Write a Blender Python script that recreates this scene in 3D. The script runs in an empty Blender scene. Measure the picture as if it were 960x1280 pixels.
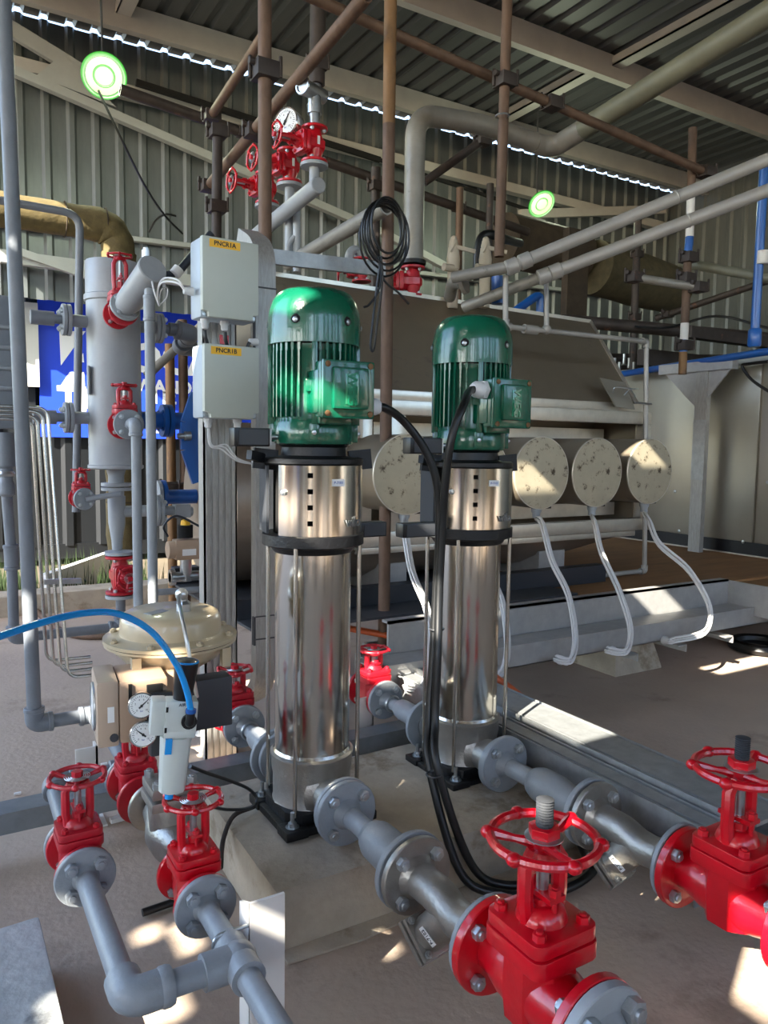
import bpy, bmesh, math, random
from mathutils import Vector, Matrix
random.seed(7)
S = bpy.context.scene
C = S.collection
# ------------------------------------------------------------------ camera
F, PITCH, ROLL, YAW, H = 950.0, 5.0, 0.8, 31.0, 1.1
cd = bpy.data.cameras.new('camera'); cam = bpy.data.objects.new('camera', cd); C.objects.link(cam)
cd.sensor_fit = 'VERTICAL'; cd.sensor_height = 24; cd.lens = 24 * F / 1280; cd.clip_start = .05
cam.matrix_world = (Matrix.Translation((0, 0, H)) @ Matrix.Rotation(math.radians(-YAW), 4, 'Z')
                    @ Matrix.Rotation(math.radians(90 - PITCH), 4, 'X') @ Matrix.Rotation(math.radians(ROLL), 4, 'Z'))
S.camera = cam
# ------------------------------------------------------------------ light
SUN = Vector((-.74, -.36, .57)).normalized()          # direction towards the sun
w = bpy.data.worlds.new('sky'); S.world = w; w.use_nodes = True
nt = w.node_tree; bg = nt.nodes['Background']
sky = nt.nodes.new('ShaderNodeTexSky'); sky.sky_type = 'NISHITA'; sky.sun_disc = False
sky.sun_elevation = math.asin(SUN.z); sky.sun_rotation = math.atan2(SUN.x, SUN.y)
nt.links.new(sky.outputs[0], bg.inputs[0]); bg.inputs[1].default_value = .2
ld = bpy.data.lights.new('sun', 'SUN'); sun = bpy.data.objects.new('sun', ld); C.objects.link(sun)
ld.energy = 5.5; ld.angle = .004; ld.color = (1, .93, .8)
sun.rotation_euler = SUN.to_track_quat('Z', 'Y').to_euler(); sun.location = (-4, -3, 8)
S.view_settings.view_transform = 'Standard'; S.view_settings.look = 'None'
S.view_settings.gamma = 1; S.view_settings.use_curve_mapping = False
S.view_settings.exposure = 2.52
# ------------------------------------------------------------------ helpers
def ray(px, py):
    a = (px - 480) / F; b = (640 - py) / F; r = math.radians(ROLL)
    a, b = a * math.cos(r) - b * math.sin(r), a * math.sin(r) + b * math.cos(r)
    p = math.radians(-PITCH); f = math.cos(p) - b * math.sin(p); u = math.sin(p) + b * math.cos(p)
    y = math.radians(YAW)
    return Vector((a * math.cos(y) + f * math.sin(y), -a * math.sin(y) + f * math.cos(y), u))
def at(px, py, x=None, y=None, z=None):
    r = ray(px, py)
    t = x / r.x if x is not None else y / r.y if y is not None else (z - H) / r.z
    return Vector((r.x * t, r.y * t, H + r.z * t))
V = Vector
X, Y, Z = V((1, 0, 0)), V((0, 1, 0)), V((0, 0, 1))
def frame(ax, up=None):
    ax = V(ax).normalized()
    up = V(up) if up is not None else (V((0, 0, 1)) if abs(ax.z) < .95 else V((0, 1, 0)))
    x = up.cross(ax).normalized(); y = ax.cross(x)
    return Matrix((x, y, ax)).transposed()            # local z -> axis, local y ~ up
class MB:
    def __init__(s): s.v = []; s.f = []
    def add(s, vs, fs):
        o = len(s.v); s.v += [V(v) for v in vs]; s.f += [[i + o for i in f] for f in fs]; return s
    def box(s, c, d, M=None):
        c = V(c); d = V(d) / 2
        vs = [V((sx * d.x, sy * d.y, sz * d.z)) for sz in (-1, 1) for sy in (-1, 1) for sx in (-1, 1)]
        vs = [(M @ v if M else v) + c for v in vs]
        return s.add(vs, [(0, 2, 3, 1), (4, 5, 7, 6), (0, 1, 5, 4), (2, 6, 7, 3), (0, 4, 6, 2), (1, 3, 7, 5)])
    def bb(s, a, b):
        a, b = V(a), V(b)
        lo = V([min(a[i], b[i]) for i in range(3)]); hi = V([max(a[i], b[i]) for i in range(3)])
        return s.box((lo + hi) / 2, hi - lo)
    def lathe(s, prof, c=(0, 0, 0), ax=(0, 0, 1), n=24, up=None, a0=0):
        M = frame(ax, up); c = V(c); vs = []; fs = []; m = len(prof)
        for i in range(n):
            a = a0 + 2 * math.pi * i / n
            for r, z in prof: vs.append(M @ V((r * math.cos(a), r * math.sin(a), z)) + c)
        for i in range(n):
            j = (i + 1) % n
            for k in range(m - 1): fs.append((i * m + k, j * m + k, j * m + k + 1, i * m + k + 1))
        if prof[0][0] > 1e-6: fs.append([i * m for i in range(n)][::-1])
        if prof[-1][0] > 1e-6: fs.append([i * m + m - 1 for i in range(n)])
        return s.add(vs, fs)
    def ring(s, prof, **k):                            # closed profile (torus like)
        c = V(k.get('c', (0, 0, 0))); M = frame(k.get('ax', (0, 0, 1))); n = k.get('n', 24); m = len(prof); vs = []; fs = []
        for i in range(n):
            a = 2 * math.pi * i / n
            for r, z in prof: vs.append(M @ V((r * math.cos(a), r * math.sin(a), z)) + c)
        for i in range(n):
            j = (i + 1) % n
            for q in range(m): fs.append((i * m + q, j * m + q, j * m + (q + 1) % m, i * m + (q + 1) % m))
        return s.add(vs, fs)
    def torus(s, R, r, c=(0, 0, 0), ax=(0, 0, 1), n=32, m=8):
        return s.ring([(R + r * math.cos(2 * math.pi * q / m), r * math.sin(2 * math.pi * q / m)) for q in range(m)], c=c, ax=ax, n=n)
    def cyl(s, a, b, r, r2=None, n=16, a0=0, up=None):
        a, b = V(a), V(b); L = (b - a).length
        return s.lathe([(r, 0), (r if r2 is None else r2, L)], a, b - a, n, up, a0)
    def ccyl(s, a, b, r, ch, n=24):                    # chamfered cylinder
        a, b = V(a), V(b); L = (b - a).length
        return s.lathe([(r - ch, 0), (r, ch), (r, L - ch), (r - ch, L)], a, b - a, n)
    def prism(s, poly, h, c=(0, 0, 0), ax=(0, 0, 1), up=None):   # 2D polygon extruded along ax
        M = frame(ax, up); c = V(c); n = len(poly)
        vs = [M @ V((p[0], p[1], z)) + c for z in (0, h) for p in poly]
        return s.add(vs, [list(range(n))[::-1], list(range(n, 2 * n))] + [(i, (i + 1) % n, n + (i + 1) % n, n + i) for i in range(n)])
    def sphere(s, c, r, n=14, m=8, sc=(1, 1, 1)):
        prof = [(max(r * math.sin(math.pi * k / m), 0), -r * math.cos(math.pi * k / m)) for k in range(m + 1)]
        prof[0] = (1e-7, -r); prof[-1] = (1e-7, r)
        b = len(s.v); s.lathe(prof, (0, 0, 0), n=n)
        for i in range(b, len(s.v)): s.v[i] = V([s.v[i][k] * sc[k] for k in range(3)]) + V(c)
        return s
    def tube(s, pts, r, n=10, rad=None, cap=True):
        pts = [V(p) for p in pts]
        T = []
        for i, p in enumerate(pts):
            a = pts[max(i - 1, 0)]; b = pts[min(i + 1, len(pts) - 1)]; T.append((b - a).normalized())
        N = frame(T[0]).col[0].copy(); vs = []
        for i, p in enumerate(pts):
            N = (N - T[i] * N.dot(T[i])).normalized(); B_ = T[i].cross(N)
            ri = rad[i] if rad else r
            sc = 1.0
            if 0 < i < len(pts) - 1:
                d = (pts[i] - pts[i - 1]).normalized().dot(T[i]); sc = 1 / max(d, .6)
            for k in range(n):
                a = 2 * math.pi * k / n; vs.append(p + (N * math.cos(a) + B_ * math.sin(a)) * ri)
        fs = [(i * n + k, i * n + (k + 1) % n, (i + 1) * n + (k + 1) % n, (i + 1) * n + k) for i in range(len(pts) - 1) for k in range(n)]
        if cap: fs += [list(range(n))[::-1], [(len(pts) - 1) * n + k for k in range(n)]]
        return s.add(vs, fs)
    def bar(s, a, b, wx, wy, up=(0, 0, 1)):
        a, b = V(a), V(b); M = frame(b - a, up)
        return s.box((a + b) / 2, (wx, wy, (b - a).length), M)
def smooth(pts, k=6):                                  # Catmull-Rom
    P = [V(p) for p in pts]; P = [2 * P[0] - P[1]] + P + [2 * P[-1] - P[-2]]; out = []
    for i in range(1, len(P) - 2):
        for j in range(k):
            t = j / k; a, b, c, d = P[i - 1:i + 3]
            out.append(.5 * ((2 * b) + (c - a) * t + (2 * a - 5 * b + 4 * c - d) * t * t + (3 * b - a - 3 * c + d) * t ** 3))
    return out + [P[-2]]
def bends(pts, R, k=5):                                # round the corners of a pipe run
    P = [V(p) for p in pts]; out = [P[0]]
    for i in range(1, len(P) - 1):
        a = (P[i - 1] - P[i]).normalized(); b = (P[i + 1] - P[i]).normalized()
        r = min(R, .49 * (P[i - 1] - P[i]).length, .49 * (P[i + 1] - P[i]).length)
        p, q = P[i] + a * r, P[i] + b * r
        for j in range(k + 1):
            t = j / k; out.append((1 - t) ** 2 * p + 2 * t * (1 - t) * P[i] + t * t * q)
    return out + [P[-1]]
def mesh(name, mb, m, bevel=0):
    me = bpy.data.meshes.new(name)
    me.from_pydata([tuple(v) for v in mb.v], [], mb.f)
    bm = bmesh.new(); bm.from_mesh(me); bmesh.ops.recalc_face_normals(bm, faces=bm.faces)
    if bevel:
        es = [e for e in bm.edges if len(e.link_faces) == 2 and e.calc_face_angle() > .6]
        bmesh.ops.bevel(bm, geom=es, offset=bevel, segments=2, profile=.6, affect='EDGES', clamp_overlap=True)
    bm.to_mesh(me); bm.free()
    me.polygons.foreach_set('use_smooth', [True] * len(me.polygons))
    me.set_sharp_from_angle(angle=math.radians(38)); me.materials.append(m); me.update()
    return me
def link(name, me, parent=None, loc=None, M=None, label=None):
    o = bpy.data.objects.new(name, me); C.objects.link(o)
    if parent: o.parent = parent
    if M is not None: o.matrix_local = M
    elif loc is not None: o.location = loc
    if label: o['label'] = label
    return o
def B(name, mb, m, parent=None, bevel=0, local=False, label=None):
    """one mesh object; mb in world coordinates unless local"""
    if parent and not local:
        p = parent; off = V((0, 0, 0))
        while p: off += p.location; p = p.parent
        for i in range(len(mb.v)): mb.v[i] = mb.v[i] - off
    return link(name, mesh(name, mb, m, bevel), parent, label=label)
def tag(o, label, cat, group=None):
    o['label'] = label; o['category'] = cat
    if group: o['group'] = group
    return o
def thing(name, label, cat, loc=(0, 0, 0), group=None, M=None):
    o = bpy.data.objects.new(name, None); C.objects.link(o); o.empty_display_size = .05
    o.location = loc
    if M is not None: o.matrix_world = M
    return tag(o, label, cat, group)
def structure(name, loc=(0, 0, 0)):
    o = bpy.data.objects.new(name, None); C.objects.link(o); o.location = loc; o['kind'] = 'structure'; return o
def single(name, label, cat, mb, m, bevel=0, group=None):
    c = sum(mb.v, V((0, 0, 0))) / len(mb.v); c.z = min(v.z for v in mb.v)
    for i in range(len(mb.v)): mb.v[i] = mb.v[i] - c
    o = link(name, mesh(name, mb, m, bevel), loc=c); return tag(o, label, cat, group)
def text_mesh(name, txt, size, m, depth=.0004, bold=0):
    cu = bpy.data.curves.new('lettering', 'FONT'); cu.body = txt; cu.size = size; cu.extrude = depth; cu.offset = bold
    cu.align_x = 'CENTER'; cu.align_y = 'CENTER'; cu.resolution_u = 3
    o = bpy.data.objects.new('tmp', cu); me = bpy.data.meshes.new_from_object(o); me.name = name
    bpy.data.objects.remove(o); me.materials.clear(); me.materials.append(m); return me
def text(txt, size, c, ax, up, m, parent, name='lettering', depth=.0004, bold=0, local=False):
    M = frame(ax, up).to_4x4()
    c = V(c)
    if not local:
        p = parent
        while p: c = c - p.location; p = p.parent
    return link(name, text_mesh(name, txt, size, m, depth, bold), parent, M=Matrix.Translation(c) @ M)
# ------------------------------------------------------------------ materials
def lin(h):
    h = h.lstrip('#'); c = [int(h[i:i + 2], 16) / 255 for i in (0, 2, 4)]
    return [x / 12.92 if x <= .04045 else ((x + .055) / 1.055) ** 2.4 for x in c]
def mat(name, col, rough=.5, metal=0, var=.0, scale=8, bump=0, bscale=60, stretch=(1, 1, 1), spots=None, spot=.62, sscale=12, coat=0, emit=0, rvar=0):
    m = bpy.data.materials.new(name); m.use_nodes = True; t = m.node_tree; N = t.nodes; L = t.links
    b = N['Principled BSDF']; c = lin(col)
    b.inputs['Roughness'].default_value = rough; b.inputs['Metallic'].default_value = metal
    b.inputs['Base Color'].default_value = (*c, 1); b.inputs['Coat Weight'].default_value = coat
    if emit: b.inputs['Emission Color'].default_value = (*c, 1); b.inputs['Emission Strength'].default_value = emit
    if var or bump or spots or rvar:
        tc = N.new('ShaderNodeTexCoord'); mp = N.new('ShaderNodeMapping'); mp.inputs['Scale'].default_value = stretch
        L.new(tc.outputs['Object'], mp.inputs[0])
    if var or spots or rvar:
        nz = N.new('ShaderNodeTexNoise'); nz.inputs['Scale'].default_value = scale; nz.inputs['Detail'].default_value = 8; nz.inputs['Roughness'].default_value = .65
        L.new(mp.outputs[0], nz.inputs['Vector'])
        cr = N.new('ShaderNodeValToRGB'); cr.color_ramp.elements[0].position = .3; cr.color_ramp.elements[1].position = .7
        cr.color_ramp.elements[0].color = (*[x * (1 - var) for x in c], 1); cr.color_ramp.elements[1].color = (*[min(1, x * (1 + var)) for x in c], 1)
        L.new(nz.outputs[0], cr.inputs[0]); out = cr.outputs[0]
        if spots:
            n2 = N.new('ShaderNodeTexNoise'); n2.inputs['Scale'].default_value = sscale; n2.inputs['Detail'].default_value = 10; n2.inputs['Roughness'].default_value = .7
            L.new(mp.outputs[0], n2.inputs['Vector'])
            r2 = N.new('ShaderNodeValToRGB'); r2.color_ramp.elements[0].position = spot; r2.color_ramp.elements[1].position = spot + .08
            mx = N.new('ShaderNodeMix'); mx.data_type = 'RGBA'; L.new(n2.outputs[0], r2.inputs[0]); L.new(r2.outputs[0], mx.inputs[0])
            L.new(out, mx.inputs[6]); mx.inputs[7].default_value = (*lin(spots), 1); out = mx.outputs[2]
        L.new(out, b.inputs['Base Color'])
        if rvar:
            mr = N.new('ShaderNodeMapRange'); mr.inputs[3].default_value = max(rough - rvar, .02); mr.inputs[4].default_value = rough + rvar
            L.new(nz.outputs[0], mr.inputs[0]); L.new(mr.outputs[0], b.inputs['Roughness'])
    if bump:
        n3 = N.new('ShaderNodeTexNoise'); n3.inputs['Scale'].default_value = bscale; n3.inputs['Detail'].default_value = 6
        L.new(mp.outputs[0], n3.inputs['Vector'])
        bp = N.new('ShaderNodeBump'); bp.inputs['Strength'].default_value = bump; bp.inputs['Distance'].default_value = .01
        L.new(n3.outputs[0], bp.inputs['Height']); L.new(bp.outputs[0], b.inputs['Normal'])
    return m
M_ = {}
def mm(k, *a, **kw): M_[k] = mat(k, *a, **kw); return M_[k]
floor_m = mm('floor concrete', '#b3a08f', .8, var=.12, scale=1.3, bump=.25, bscale=50, spots='#998777', spot=.56, sscale=1.7)
conc_m = mm('rough concrete', '#a99d8c', .9, var=.2, scale=6, bump=.6, bscale=30, spots='#8a7c68', spot=.55, sscale=4)
ledge_m = mm('pale concrete', '#bdbfbd', .85, var=.2, scale=5, bump=.3, bscale=40, spots='#8e9090', spot=.58, sscale=5)
red = mm('red valve paint', '#c4081c', .28, var=.12, scale=14, coat=.4, bump=.08, bscale=70)
redd = mm('dusty red paint', '#b31224', .42, var=.16, scale=16, coat=.2, bump=.1, bscale=70, spots='#b4524c', spot=.66, sscale=9)
grey = mm('grey pipe paint', '#8a8f94', .42, var=.1, scale=12, bump=.12, bscale=90, spots='#9da3a6', spot=.66, sscale=14)
greyd = mm('dark grey pipe paint', '#6f747b', .45, var=.1, scale=12, bump=.1, bscale=90)
greyl = mm('light grey primer', '#9a9ea1', .4, var=.07, scale=9, bump=.08, bscale=60, spots='#8e9298', spot=.7, sscale=14)
zinc = mm('zinc plated steel', '#b4b8ba', .3, .9, var=.15, scale=30)
bolt_m = mm('galvanised bolt', '#b6babc', .4, .75, var=.2, scale=40)
steel = mm('brushed stainless', '#d2cdc3', .15, 1, var=.05, scale=3, stretch=(12, 12, .2), bump=.06, bscale=1.6)
_t = steel.node_tree; _b = _t.nodes['Principled BSDF']; _tn = _t.nodes.new('ShaderNodeTangent'); _tn.direction_type = 'RADIAL'; _tn.axis = 'Z'
_t.links.new(_tn.outputs[0], _b.inputs['Tangent']); _b.inputs['Anisotropic'].default_value = .8; _b.inputs['Anisotropic Rotation'].default_value = 0.0
tubem = mm('bright tube steel', '#c4c2bc', .25, 1)
steelr = mm('dull cast stainless', '#a5a19a', .4, .8, var=.1, scale=20, bump=.15, bscale=120)
galv = mm('galvanised sheet', '#a4a7a8', .42, .55, var=.16, scale=26, bump=.06, bscale=80)
galvd = mm('dull galvanised trunking', '#7e8387', .5, .3, var=.15, scale=20)
galvp = mm('spangled galvanised post', '#a3a19c', .45, .45, var=.2, scale=45, stretch=(3, 3, .4))
clad = mm('corrugated cladding', '#676c6d', .42, .35, var=.12, scale=3, stretch=(6, 1, .4))
roofm = mm('roof sheeting', '#4f5051', .5, .3, var=.12, scale=2, stretch=(5, .4, 1))
beamw = mm('white purlin paint', '#a4a09b', .55, var=.08, scale=5)
beamg = mm('pale grey girt paint', '#9fa2a0', .5, var=.08, scale=5)
rust = mm('rusty scaffold steel', '#685243', .62, .35, var=.35, scale=9, stretch=(1, 1, .5), bump=.15, spots='#75604c', spot=.6, sscale=7)
rustd = mm('dark scaffold steel', '#3d3531', .6, .3, var=.3, scale=9, spots='#6d4a38', spot=.6, sscale=8)
rusto = mm('orange rusted steel', '#80603f', .6, .35, var=.3, scale=6, stretch=(1, 1, .4), spots='#6a513f', spot=.52, sscale=5)
green = mm('green motor enamel', '#08573f', .22, var=.08, scale=10, coat=.45, bump=.1, bscale=60)
green2 = mm('green embossed enamel', '#147552', .2, coat=.7)
black = mm('black cast iron', '#0d0d0f', .45, bump=.15, bscale=120)
blackp = mm('black plastic', '#101113', .35)
rubber = mm('black rubber cable', '#141516', .38, var=.1)
dark = mm('dark void', '#0a0a0b', .9)
white = mm('white plastic', '#cfcfce', .35)
whitec = mm('white cable sheath', '#d8d6d4', .4, var=.04)
boxm = mm('pale enclosure plastic', '#b6bcb2', .38, var=.03)
boxb = mm('enclosure side plastic', '#a7b2bb', .4)
yellow = mm('yellow label', '#f0b616', .4)
ink = mm('black print', '#15140f', .5)
paper = mm('white label', '#e8e8e6', .5)
inkb = mm('blue print', '#28479c', .5)
blue = mm('blue pneumatic hose', '#0c90dd', .22, coat=.5)
bluep = mm('blue enamel steel', '#1254a0', .35, coat=.3, var=.08)
blued = mm('dark blue steel', '#20262f', .45, var=.1)
beige = mm('beige actuator paint', '#b5a587', .3, coat=.3, var=.06, scale=8, bump=.05, bscale=60)
tan = mm('tan instrument housing', '#a98f78', .42, var=.05)
tanl = mm('tan housing lid', '#b6a08b', .4, var=.05)
dkgrey = mm('dark grey housing', '#383a3e', .5)
frlm = mm('off white regulator plastic', '#c3c9c3', .35, var=.03)
glassf = mm('gauge glass rim', '#c9c9c6', .2, .9)
dial = mm('gauge dial', '#e6e6e3', .4)
boiler = mm('stained hood steel', '#8e8270', .42, .55, var=.1, scale=3, spots='#7d7268', spot=.6, sscale=3)
bfrm = mm('bright stainless frame', '#cfc9bc', .3, .7, var=.1, scale=14)
bell = mm('drum shell steel', '#9a8a7b', .4, .6, var=.12, scale=6)
drumf = mm('speckled drum cap', '#b0a68f', .42, .45, var=.1, scale=8, spots='#4e4232', spot=.555, sscale=22)
contm = mm('dull stainless panel', '#a29d90', .36, .65, var=.1, scale=1.6, rvar=.08)
ply = mm('brown plywood deck', '#8a623a', .7, var=.2, scale=3, stretch=(1, 5, 1))
skidm = mm('pale galvanised channel', '#a3a2a0', .42, .3, var=.12, scale=18)
wool = mm('yellow brown insulation wrap', '#5f5333', .85, var=.3, scale=14, bump=.6, bscale=22)
woold2 = mm('olive insulation wrap', '#4b4430', .85, var=.3, scale=12, bump=.5, bscale=20)
woold = mm('dark insulation wrap', '#3c3226', .85, var=.3, scale=10, bump=.5, bscale=20)
orange = mm('orange hose', '#c65a2c', .38, var=.06)
brass = mm('dull brass', '#9b8a6a', .3, .9)
cream = mm('cream cast valve', '#b9ad98', .5, var=.1)
cont_dark = mm('dark grey container paint', '#0d1116', .5, var=.06)
cont_wht = mm('white panel paint', '#cfd0cc', .5)
bannerb = mm('blue banner vinyl', '#1f45d8', .5)
bannerw = mm('white banner print', '#eceef2', .5)
dirt = mm('dry earth', '#5f5545', .95, var=.25, scale=2, bump=.5, bscale=12)
grass_m = mm('grass', '#2a3c1a', .8, var=.3)
lampe = mat('lamp lens', '#dcf59a', .5, emit=.27)
lampr = mat('green glowing lamp rim', '#35c332', .5, emit=.16)
for m_ in (lampe, lampr): m_.node_tree.nodes['Principled BSDF'].inputs['Base Color'].default_value = (.02, .03, .02, 1)
pgreen = mm('grey green pipe paint', '#6e6d5c', .5, var=.15, scale=7, spots='#8b8a7c', spot=.68, sscale=10)
pgrey = mm('weathered grey pipe', '#8b877f', .42, .2, var=.14, scale=9, spots='#6c685f', spot=.62, sscale=16)
psilver = mm('silver grey pipe paint', '#a19d96', .4, .2, var=.08, scale=8)
wpost = mm('white post paint', '#d6d2cc', .5, var=.04)
# ------------------------------------------------------------------ shared small meshes
hexp = [(math.cos(math.radians(60 * i)), math.sin(math.radians(60 * i))) for i in range(6)]
def hexm(key, r, h, m, hole=True):                     # a nut with a stud end
    b = MB().prism([(x * r, y * r) for x, y in hexp], h)
    if hole: b.cyl((0, 0, h), (0, 0, h + r * .35), r * .55, n=10)
    return mesh(key, b, m, r * .08)
_c = {}
def nut(parent, c, ax, r, m, h=None, name='bolt'):     # local coordinates of parent
    k = (round(r, 4), m.name, h)
    if k not in _c: _c[k] = hexm(name, r, h or r * .95, m)
    return link(name, _c[k], parent, M=Matrix.Translation(V(c)) @ frame(ax, V((.3, .5, .9))).to_4x4())
def fl_prof(R, t, ri=0.0): return [(R - .002, 0), (R, .002), (R, t - .002), (R - .002, t)]
def local(parent, p):
    p = V(p); q = parent
    while q: p = p - q.location; q = q.parent
    return p
def flange(parent, c, ax, R, t, m, nuts=4, a0=math.pi / 4, nr=.13, nm=None, side=1, name='flange', world=True, hub=None, pc=.72):
    """disc from c going t along ax, nuts on the side facing +ax"""
    c = local(parent, c) if world else V(c); ax = V(ax).normalized()
    mb = MB().lathe(fl_prof(R, t), c, ax, 32)
    if hub: mb.lathe([(hub * 1.45, 0), (hub * 1.2, R * .12), (hub, R * .3)], c + ax * t, ax, 20)
    B(name, mb, m, parent, local=True)
    Mx = frame(ax)
    for i in range(nuts):
        a = a0 + i * 2 * math.pi / nuts
        nut(parent, c + Mx @ V((R * pc * math.cos(a), R * pc * math.sin(a), t)), ax, R * nr * 1.35, nm or bolt_m)
def spool(name, label, pts_r, m, cat='pipe', elbow=1.35, bend=0, n=16, group=None):
    """grey pipe through points, fattened fittings at the corners"""
    pts, r = pts_r; pts = [V(p) for p in pts]
    t = thing(name, label, cat, pts[0], group)
    B('pipe', MB().tube(bends(pts, bend or r * .5, 4), r, n), m, t)
    for i in range(1, len(pts) - 1):
        a = (pts[i - 1] - pts[i]).normalized(); b = (pts[i + 1] - pts[i]).normalized(); L = r * 1.9; q = r * elbow
        mb = MB().tube(bends([pts[i] + a * L, pts[i], pts[i] + b * L], r * 1.6, 6), q, n)
        for d in (a, b): mb.lathe([(q, 0), (q * 1.08, .1 * r), (q * 1.08, .6 * r), (q, .7 * r)], pts[i] + d * (L - .1 * r), d, n)
        B('elbow', mb, m, t)
    return t
# ------------------------------------------------------------------ gate valve
def handwheel(mb, R, z, spokes=3, bumps=6, r=None):
    r = r or R * .088
    mb.torus(R * .93, r, (0, 0, z), n=36)
    for i in range(bumps):
        a = 2 * math.pi * i / bumps + .3; mb.sphere((R * .97 * math.cos(a), R * .97 * math.sin(a), z), r * 1.6, 10, 6, (1, 1, .85))
    for i in range(spokes):
        a = 2 * math.pi * i / spokes + .3
        mb.tube([(R * .12 * math.cos(a), R * .12 * math.sin(a), z - R * .1), (R * .5 * math.cos(a), R * .5 * math.sin(a), z - R * .06), (R * .93 * math.cos(a), R * .93 * math.sin(a), z)], r * .9, 8, rad=[r * 1.3, r * .8, r * 1.2])
    mb.lathe([(R * .2, -R * .22), (R * .2, R * .02), (R * .16, R * .06)], (0, 0, z), n=16)
def valve(label, loc, R, L, wz, wR, flow=Y, stem=Z, long_stem=False, m=None, wheelm=None, group='red gate valves', nf=4, grey_nuts=True, top=None):
    """R flange radius, L face to face, wz height of wheel; local y = flow, z = stem"""
    m = m or red; z = V(stem).normalized(); y = V(flow).normalized(); x = y.cross(z)
    M = Matrix.Translation(V(loc)) @ Matrix((x, y, z)).transposed().to_4x4()
    t = thing('gate_valve', label, 'valve', group=group, M=M)
    b = R * .52; ft = R * .2; up = wz
    h0 = R * 1.15                                       # bonnet joint height
    body = MB().lathe([(R * .5, -L / 2), (R * .5, -L * .36), (R * .62, -L * .2), (R * .66, 0), (R * .62, L * .2), (R * .5, L * .36), (R * .5, L / 2)], ax=(0, 1, 0), n=24)
    body.lathe([(R * .66, -R * .55), (R * .72, 0), (R * .7, h0 - R * .3)], n=8, a0=math.pi / 8)
    body.lathe([(R * .25, -R * .78), (R * .6, -R * .5), (R * .6, 0)], n=20)
    B('body', body, m, t, local=True)
    sq = R * .78
    p = []
    for sx, sy in ((1, 1), (-1, 1), (-1, -1), (1, -1)):
        for k in range(4):
            a = math.atan2(sy, sx) - math.pi / 4 + k * math.pi / 6; p.append((sx * sq * .72 + .28 * sq * math.cos(a), sy * sq * .72 + .28 * sq * math.sin(a)))
    bn = MB().prism(p, R * .34, (0, 0, h0 - R * .4)).prism([(a * .97, c * .97) for a, c in p], R * .26, (0, 0, h0 - R * .03))
    bn.lathe([(R * .5, 0), (R * .42, R * .2), (R * .3, R * .3)], (0, 0, h0 + R * .22), n=20)
    B('bonnet', bn, m, t, local=True, bevel=R * .03)
    for sx, sy in ((1, 1), (-1, 1), (-1, -1), (1, -1)): nut(t, (sx * sq * .68, sy * sq * .68, h0 + R * .22), Z, R * .13, m, R * .14, 'bonnet_bolt')
    for s in (-1, 1):
        mb = MB().lathe(fl_prof(R, ft), (0, s * (L / 2 - ft), 0), (0, s, 0), 36)
        B('flange', mb, m, t, local=True)
        for i in range(nf):
            a = math.pi / 4 + i * 2 * math.pi / nf
            nut(t, (R * .74 * math.cos(a), s * (L / 2 - ft), R * .74 * math.sin(a)), (0, -s, 0), R * .16, bolt_m if grey_nuts else m)
    zt = wz - wR * .2; z0 = h0 + R * .25
    yk = MB()
    for s in (-1, 1):
        yk.tube([(s * R * .36, 0, z0), (s * R * .42, 0, z0 + (zt - z0) * .3), (s * R * .42, 0, zt - (zt - z0) * .18), (s * R * .24, 0, zt)], R * .15, 8)
    yk.lathe([(R * .3, 0), (R * .34, R * .06), (R * .3, R * .2)], (0, 0, zt - R * .16), n=16)
    B('yoke', yk, m, t, local=True)
    gl = MB().lathe([(R * .2, 0), (R * .2, (zt - z0) * .3)], (0, 0, z0), n=14).box((0, 0, z0 + (zt - z0) * .38), (R * .38, R * .82, R * .1))
    for s in (-1, 1): gl.cyl((0, s * R * .32, z0), (0, s * R * .32, z0 + (zt - z0) * .55), R * .055, n=8).prism([(a * R * .12, c * R * .12) for a, c in hexp], R * .14, (0, s * R * .32, z0 + (zt - z0) * .42))
    B('gland', gl, m, t, local=True)
    st = MB().cyl((0, 0, z0), (0, 0, wz), R * .12, n=14)
    B('stem', st, zinc, t, local=True)
    wh = MB(); handwheel(wh, wR, wz); B('handwheel', wh, wheelm or m, t, local=True)
    if long_stem:
        pr = []; k = 14; z1 = wz + wR * .05; hh = R * .72
        for i in range(k): pr += [(R * .135, z1 + hh * i / k), (R * .17, z1 + hh * (i + .5) / k)]
        pr += [(R * .1, z1 + hh)]
        B('threaded_stem', MB().lathe(pr, n=14), dkgrey, t, local=True)
        B('name_disc', MB().lathe([(wR * .3, 0), (wR * .34, .001), (wR * .34, .003), (wR * .3, .004)], (0, 0, wz + wR * .02), n=24), zinc, t, local=True)
        B('wheel_nut', MB().prism([(a * R * .3, c * R * .3) for a, c in hexp], R * .18, (0, 0, wz + wR * .06)), m, t, bevel=.001, local=True)
    else:
        dn = MB()
        for q in range(4): dn.torus(wR * (.22 + .07 * q), wR * .018, (0, 0, wz + wR * .02), n=24, m=5)
        B('name_disc', dn, zinc, t, local=True)
        B('wheel_nut', MB().prism([(a * R * .2, c * R * .2) for a, c in hexp], R * .22, (0, 0, wz)), m, t, local=True)
    return t
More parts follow.
